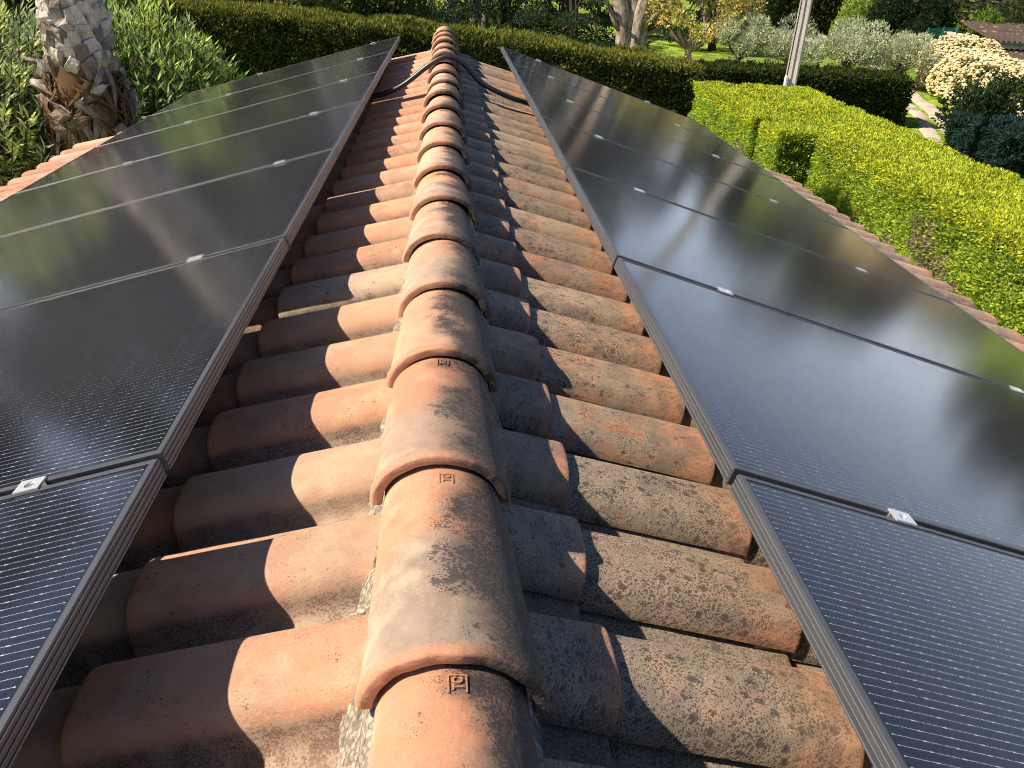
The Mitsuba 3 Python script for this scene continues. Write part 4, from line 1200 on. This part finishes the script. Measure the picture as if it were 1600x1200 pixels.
# green wire fences
def wire_fence(label, p0, p1, h):
    key = thing('wire_fence', label, 'fence')
    p0, p1 = np.array(p0), np.array(p1)
    L = np.linalg.norm(p1 - p0); u = (p1 - p0) / L
    GR = (0.03, 0.16, 0.12)
    for s in np.linspace(0, 1, max(2, int(L / 1.4) + 1)):
        q = p0 + (p1 - p0) * s
        mb = MB(); mb.box((q[0] - 0.03, q[1] - 0.03, G - 0.05), (q[0] + 0.03, q[1] + 0.03, G + h + 0.05), c=GR)
        part(key, 'post', mb.out(), 'painted', color=mb.col())
    mb = MB()
    for z in np.linspace(0.06, h, 12): mb.add(*tube([(p0[0], p0[1], G + z), (p1[0], p1[1], G + z)], 0.006, 4), c=GR)
    for s in np.linspace(0, L, int(L / 0.09)):
        q = p0 + u * s; mb.add(*tube([(q[0], q[1], G + 0.04), (q[0], q[1], G + h)], 0.004, 4), c=GR)
    v, f = mb.out()
    part(key, 'wire_mesh', (v, f), 'painted', kind='stuff', color=mb.col())


wire_fence('green wire fence panel at the far end of the flowering hedge', (21.3, 39.6), (24.0, 42.0), 1.7)
wire_fence('green wire fence at the right edge beside the dark blue green hedge', (12.2, 17.1), (14.6, 17.9), 0.9)

# pine at the top right
rng = np.random.default_rng(130)
pn = thing('pine_tree', 'pine with a dark leaning trunk and pale dead branches, left of the neighbouring house', 'tree')
px, py = 27.4, 48.5
mb = MB()
pth = smooth_path([(px - 1.0, py, G - 0.1), (px - 0.5, py, G + 1.6), (px + 0.1, py, G + 3.4), (px + 0.5, py, G + 7.5)], 20)
mb.add(*tube(pth, np.linspace(0.30, 0.16, 20), 10, wob=0.1, seed=3))
part(pn, 'trunk', mb.out(), 'bark_dark', smooth=True)
for p0, p1 in (((0.1, 0, 2.6), (2.2, -0.5, 2.5)), ((0.2, 0, 3.3), (1.9, -0.6, 4.0)), ((-0.6, 0, 1.2), (-0.1, -0.8, 0.5)), ((-0.3, 0, 2.0), (-2.4, -0.4, 1.2))):
    o = np.array([px, py, G])
    part(pn, 'dead_branch', limb(o + np.array(p0), o + np.array(p1), 0.085, 0.03, rng, wob=0.09), 'bark_pale', smooth=True)
put_leaves(pn, 'crown', crown_leaves(np.vstack([ball_clumps(rng, 40, (px + 1.5, py + 0.8, G + 3.0), (5.0, 1.6, 2.4), (0.85, 0.85, 0.50)), ball_clumps(rng, 20, (px, py, G + 6.5), (3.2, 2.6, 2.0), (1.1, 1.1, 0.7))]), 20000, 0.20, 0.035, [(0.12, 0.135, 0.060), (0.17, 0.18, 0.085), (0.08, 0.10, 0.045)], rng, up=0.5, hollow=0.3))
blob_bush('bright_shrub', 'bright green shrub between the pine trunk and the flowering hedge', 'bush', [(26.3, 43.6, G + 1.3, 0.8, 0.7, 1.2), (27.4, 43.2, G + 1.0, 0.8, 0.7, 0.9), (25.7, 43.0, G + 0.8, 0.6, 0.6, 0.7)], 2600, 0.18, 0.09, [(0.20, 0.32, 0.05), (0.13, 0.23, 0.04)], 131, core=0.5, up=0.6)

# neighbouring house at the top right
ct = thing('cottage', 'small neighbouring house with two tiers of dark brown tile roof at the top right corner', 'house')
cx0, cy0, cx1, cy1 = 24.95, 40.2, 33.0, 46.0
CB = G - 1.3


def tile_roof(x0, x1, y0, y1, z0, z1, pitch=0.26):
    ns = int((x1 - x0) / pitch * 6); xs = np.linspace(x0, x1, ns); t = np.linspace(0, 1, 22)
    X, Tt = np.meshgrid(xs, t, indexing='ij')
    prof_ = np.abs(np.sin((X - x0) / pitch * np.pi)) * 0.085
    step = (Tt * 7 - np.floor(Tt * 7)) * -0.035
    Y = y0 + (y1 - y0) * Tt; Z = z0 + (z1 - z0) * Tt + prof_ + step
    V = np.stack([X, Y, Z], -1).reshape(-1, 3)
    return V, grid_faces(ns, 22)


part(ct, 'roof', tile_roof(cx0 - 0.28, cx1, cy0 - 0.30, cy0 + 3.0, -2.00, -1.40), 'old_tile')
part(ct, 'porch_roof', tile_roof(cx0 + 0.15, cx1, cy0 - 1.9, cy0 - 0.02, -2.62, -2.32), 'old_tile')
mb = MB(); mb.box((cx0, cy0, CB - 0.2), (cx1, cy0 + 0.25, -1.96)); mb.box((cx0, cy0 + 0.25, CB - 0.2), (cx0 + 0.25, cy1, -1.96))
part(ct, 'wall', mb.out(), 'render_wall')
mb = MB(); mb.box((cx0 - 0.30, cy0 - 0.41, -2.09), (cx1, cy0 - 0.31, -1.99), c=(0.10, 0.09, 0.085)); part(ct, 'gutter', mb.out(), 'painted', color=mb.col())
mb = MB(); mb.box((cx0 + 0.15, cy0 - 2.0, -2.74), (cx1, cy0 - 1.91, -2.63), c=(0.10, 0.09, 0.085)); part(ct, 'gutter', mb.out(), 'painted', color=mb.col())
mb = MB(); mb.box((cx0 + 0.65, cy0 - 0.06, CB), (cx0 + 1.75, cy0 - 0.003, -2.50), c=(0.62, 0.31, 0.07)); part(ct, 'door', mb.out(), 'painted', label='orange wooden door under the porch roof', color=mb.col())
for dx in (0.30, 2.3, 4.8):
    mb = MB(); mb.box((cx0 + dx, cy0 - 1.85, CB - 0.1), (cx0 + dx + 0.2, cy0 - 1.65, -2.62), c=(0.30, 0.26, 0.22)); part(ct, 'porch_post', mb.out(), 'painted', color=mb.col())
mb = MB(); mb.box((cx0 + 2.6, cy0 - 0.05, CB + 0.6), (cx0 + 3.7, cy0 - 0.003, -2.55), c=(0.03, 0.035, 0.04)); part(ct, 'window', mb.out(), 'painted', color=mb.col())

# tall trees that close the view, and stand in the panels' reflections
rng = np.random.default_rng(140)
TALL = ['dark tall tree third from the left of the wood', 'green tall tree fourth from the left of the wood', 'dark tall tree above the oleander bushes', 'green tall tree above the left panel row', 'dark tall tree straight beyond the ridge', 'green tall tree above the big pale trunk', 'dark tall tree above the orange leaved tree', 'green tall tree above the utility pole', 'dark tall tree above the flowering hedge', 'green tall tree behind the neighbouring house', 'dark tall tree right of the neighbouring house', 'light green tall tree behind the pine', 'green tall tree second from the left of the wood', 'dark tall tree farthest to the left of the wood', 'green tall tree farthest to the right', 'dark tall tree behind the palm and the oleander']
k = 0
for (x, y, h, r, t) in ((-24, 46, 13, 4.5, 0), (-17, 52, 13, 4.8, 1), (-10, 50, 13, 4.2, 0), (-4, 54, 13, 4.4, 1), (2, 57, 14, 4.5, 0), (8, 60, 14, 4.5, 1), (14, 62, 14, 4.6, 0), (19, 66, 14, 4.5, 1),
                        (31, 66, 7.6, 4.2, 0), (38, 60, 7.4, 4.2, 1), (47, 48, 7.8, 4.0, 0), (34, 56, 6.8, 3.6, 2), (-15.5, 28, 13, 3.8, 1), (-20, 22, 12, 3.8, 0), (42, 38, 6.8, 3.2, 1), (-10.5, 29, 13, 3.4, 0)):
    rg = np.random.default_rng(150 + k)
    pal = [[(0.035, 0.055, 0.022), (0.055, 0.080, 0.028)], [(0.050, 0.075, 0.024), (0.085, 0.115, 0.032)], [(0.11, 0.15, 0.045), (0.16, 0.19, 0.06)]][t]
    tree('tall_tree', TALL[k], 'tree', (x, y), (0.25, h * 0.3),
         ball_clumps(rg, 34, (0, 0, h * 0.52), (r, r * 0.8, h * 0.42), (0.34 * r, 0.34 * r, 0.26 * r)), 7500, 0.42, 0.22, pal, 170 + k, group='tall trees that close the view', limbs=10)
    k += 1
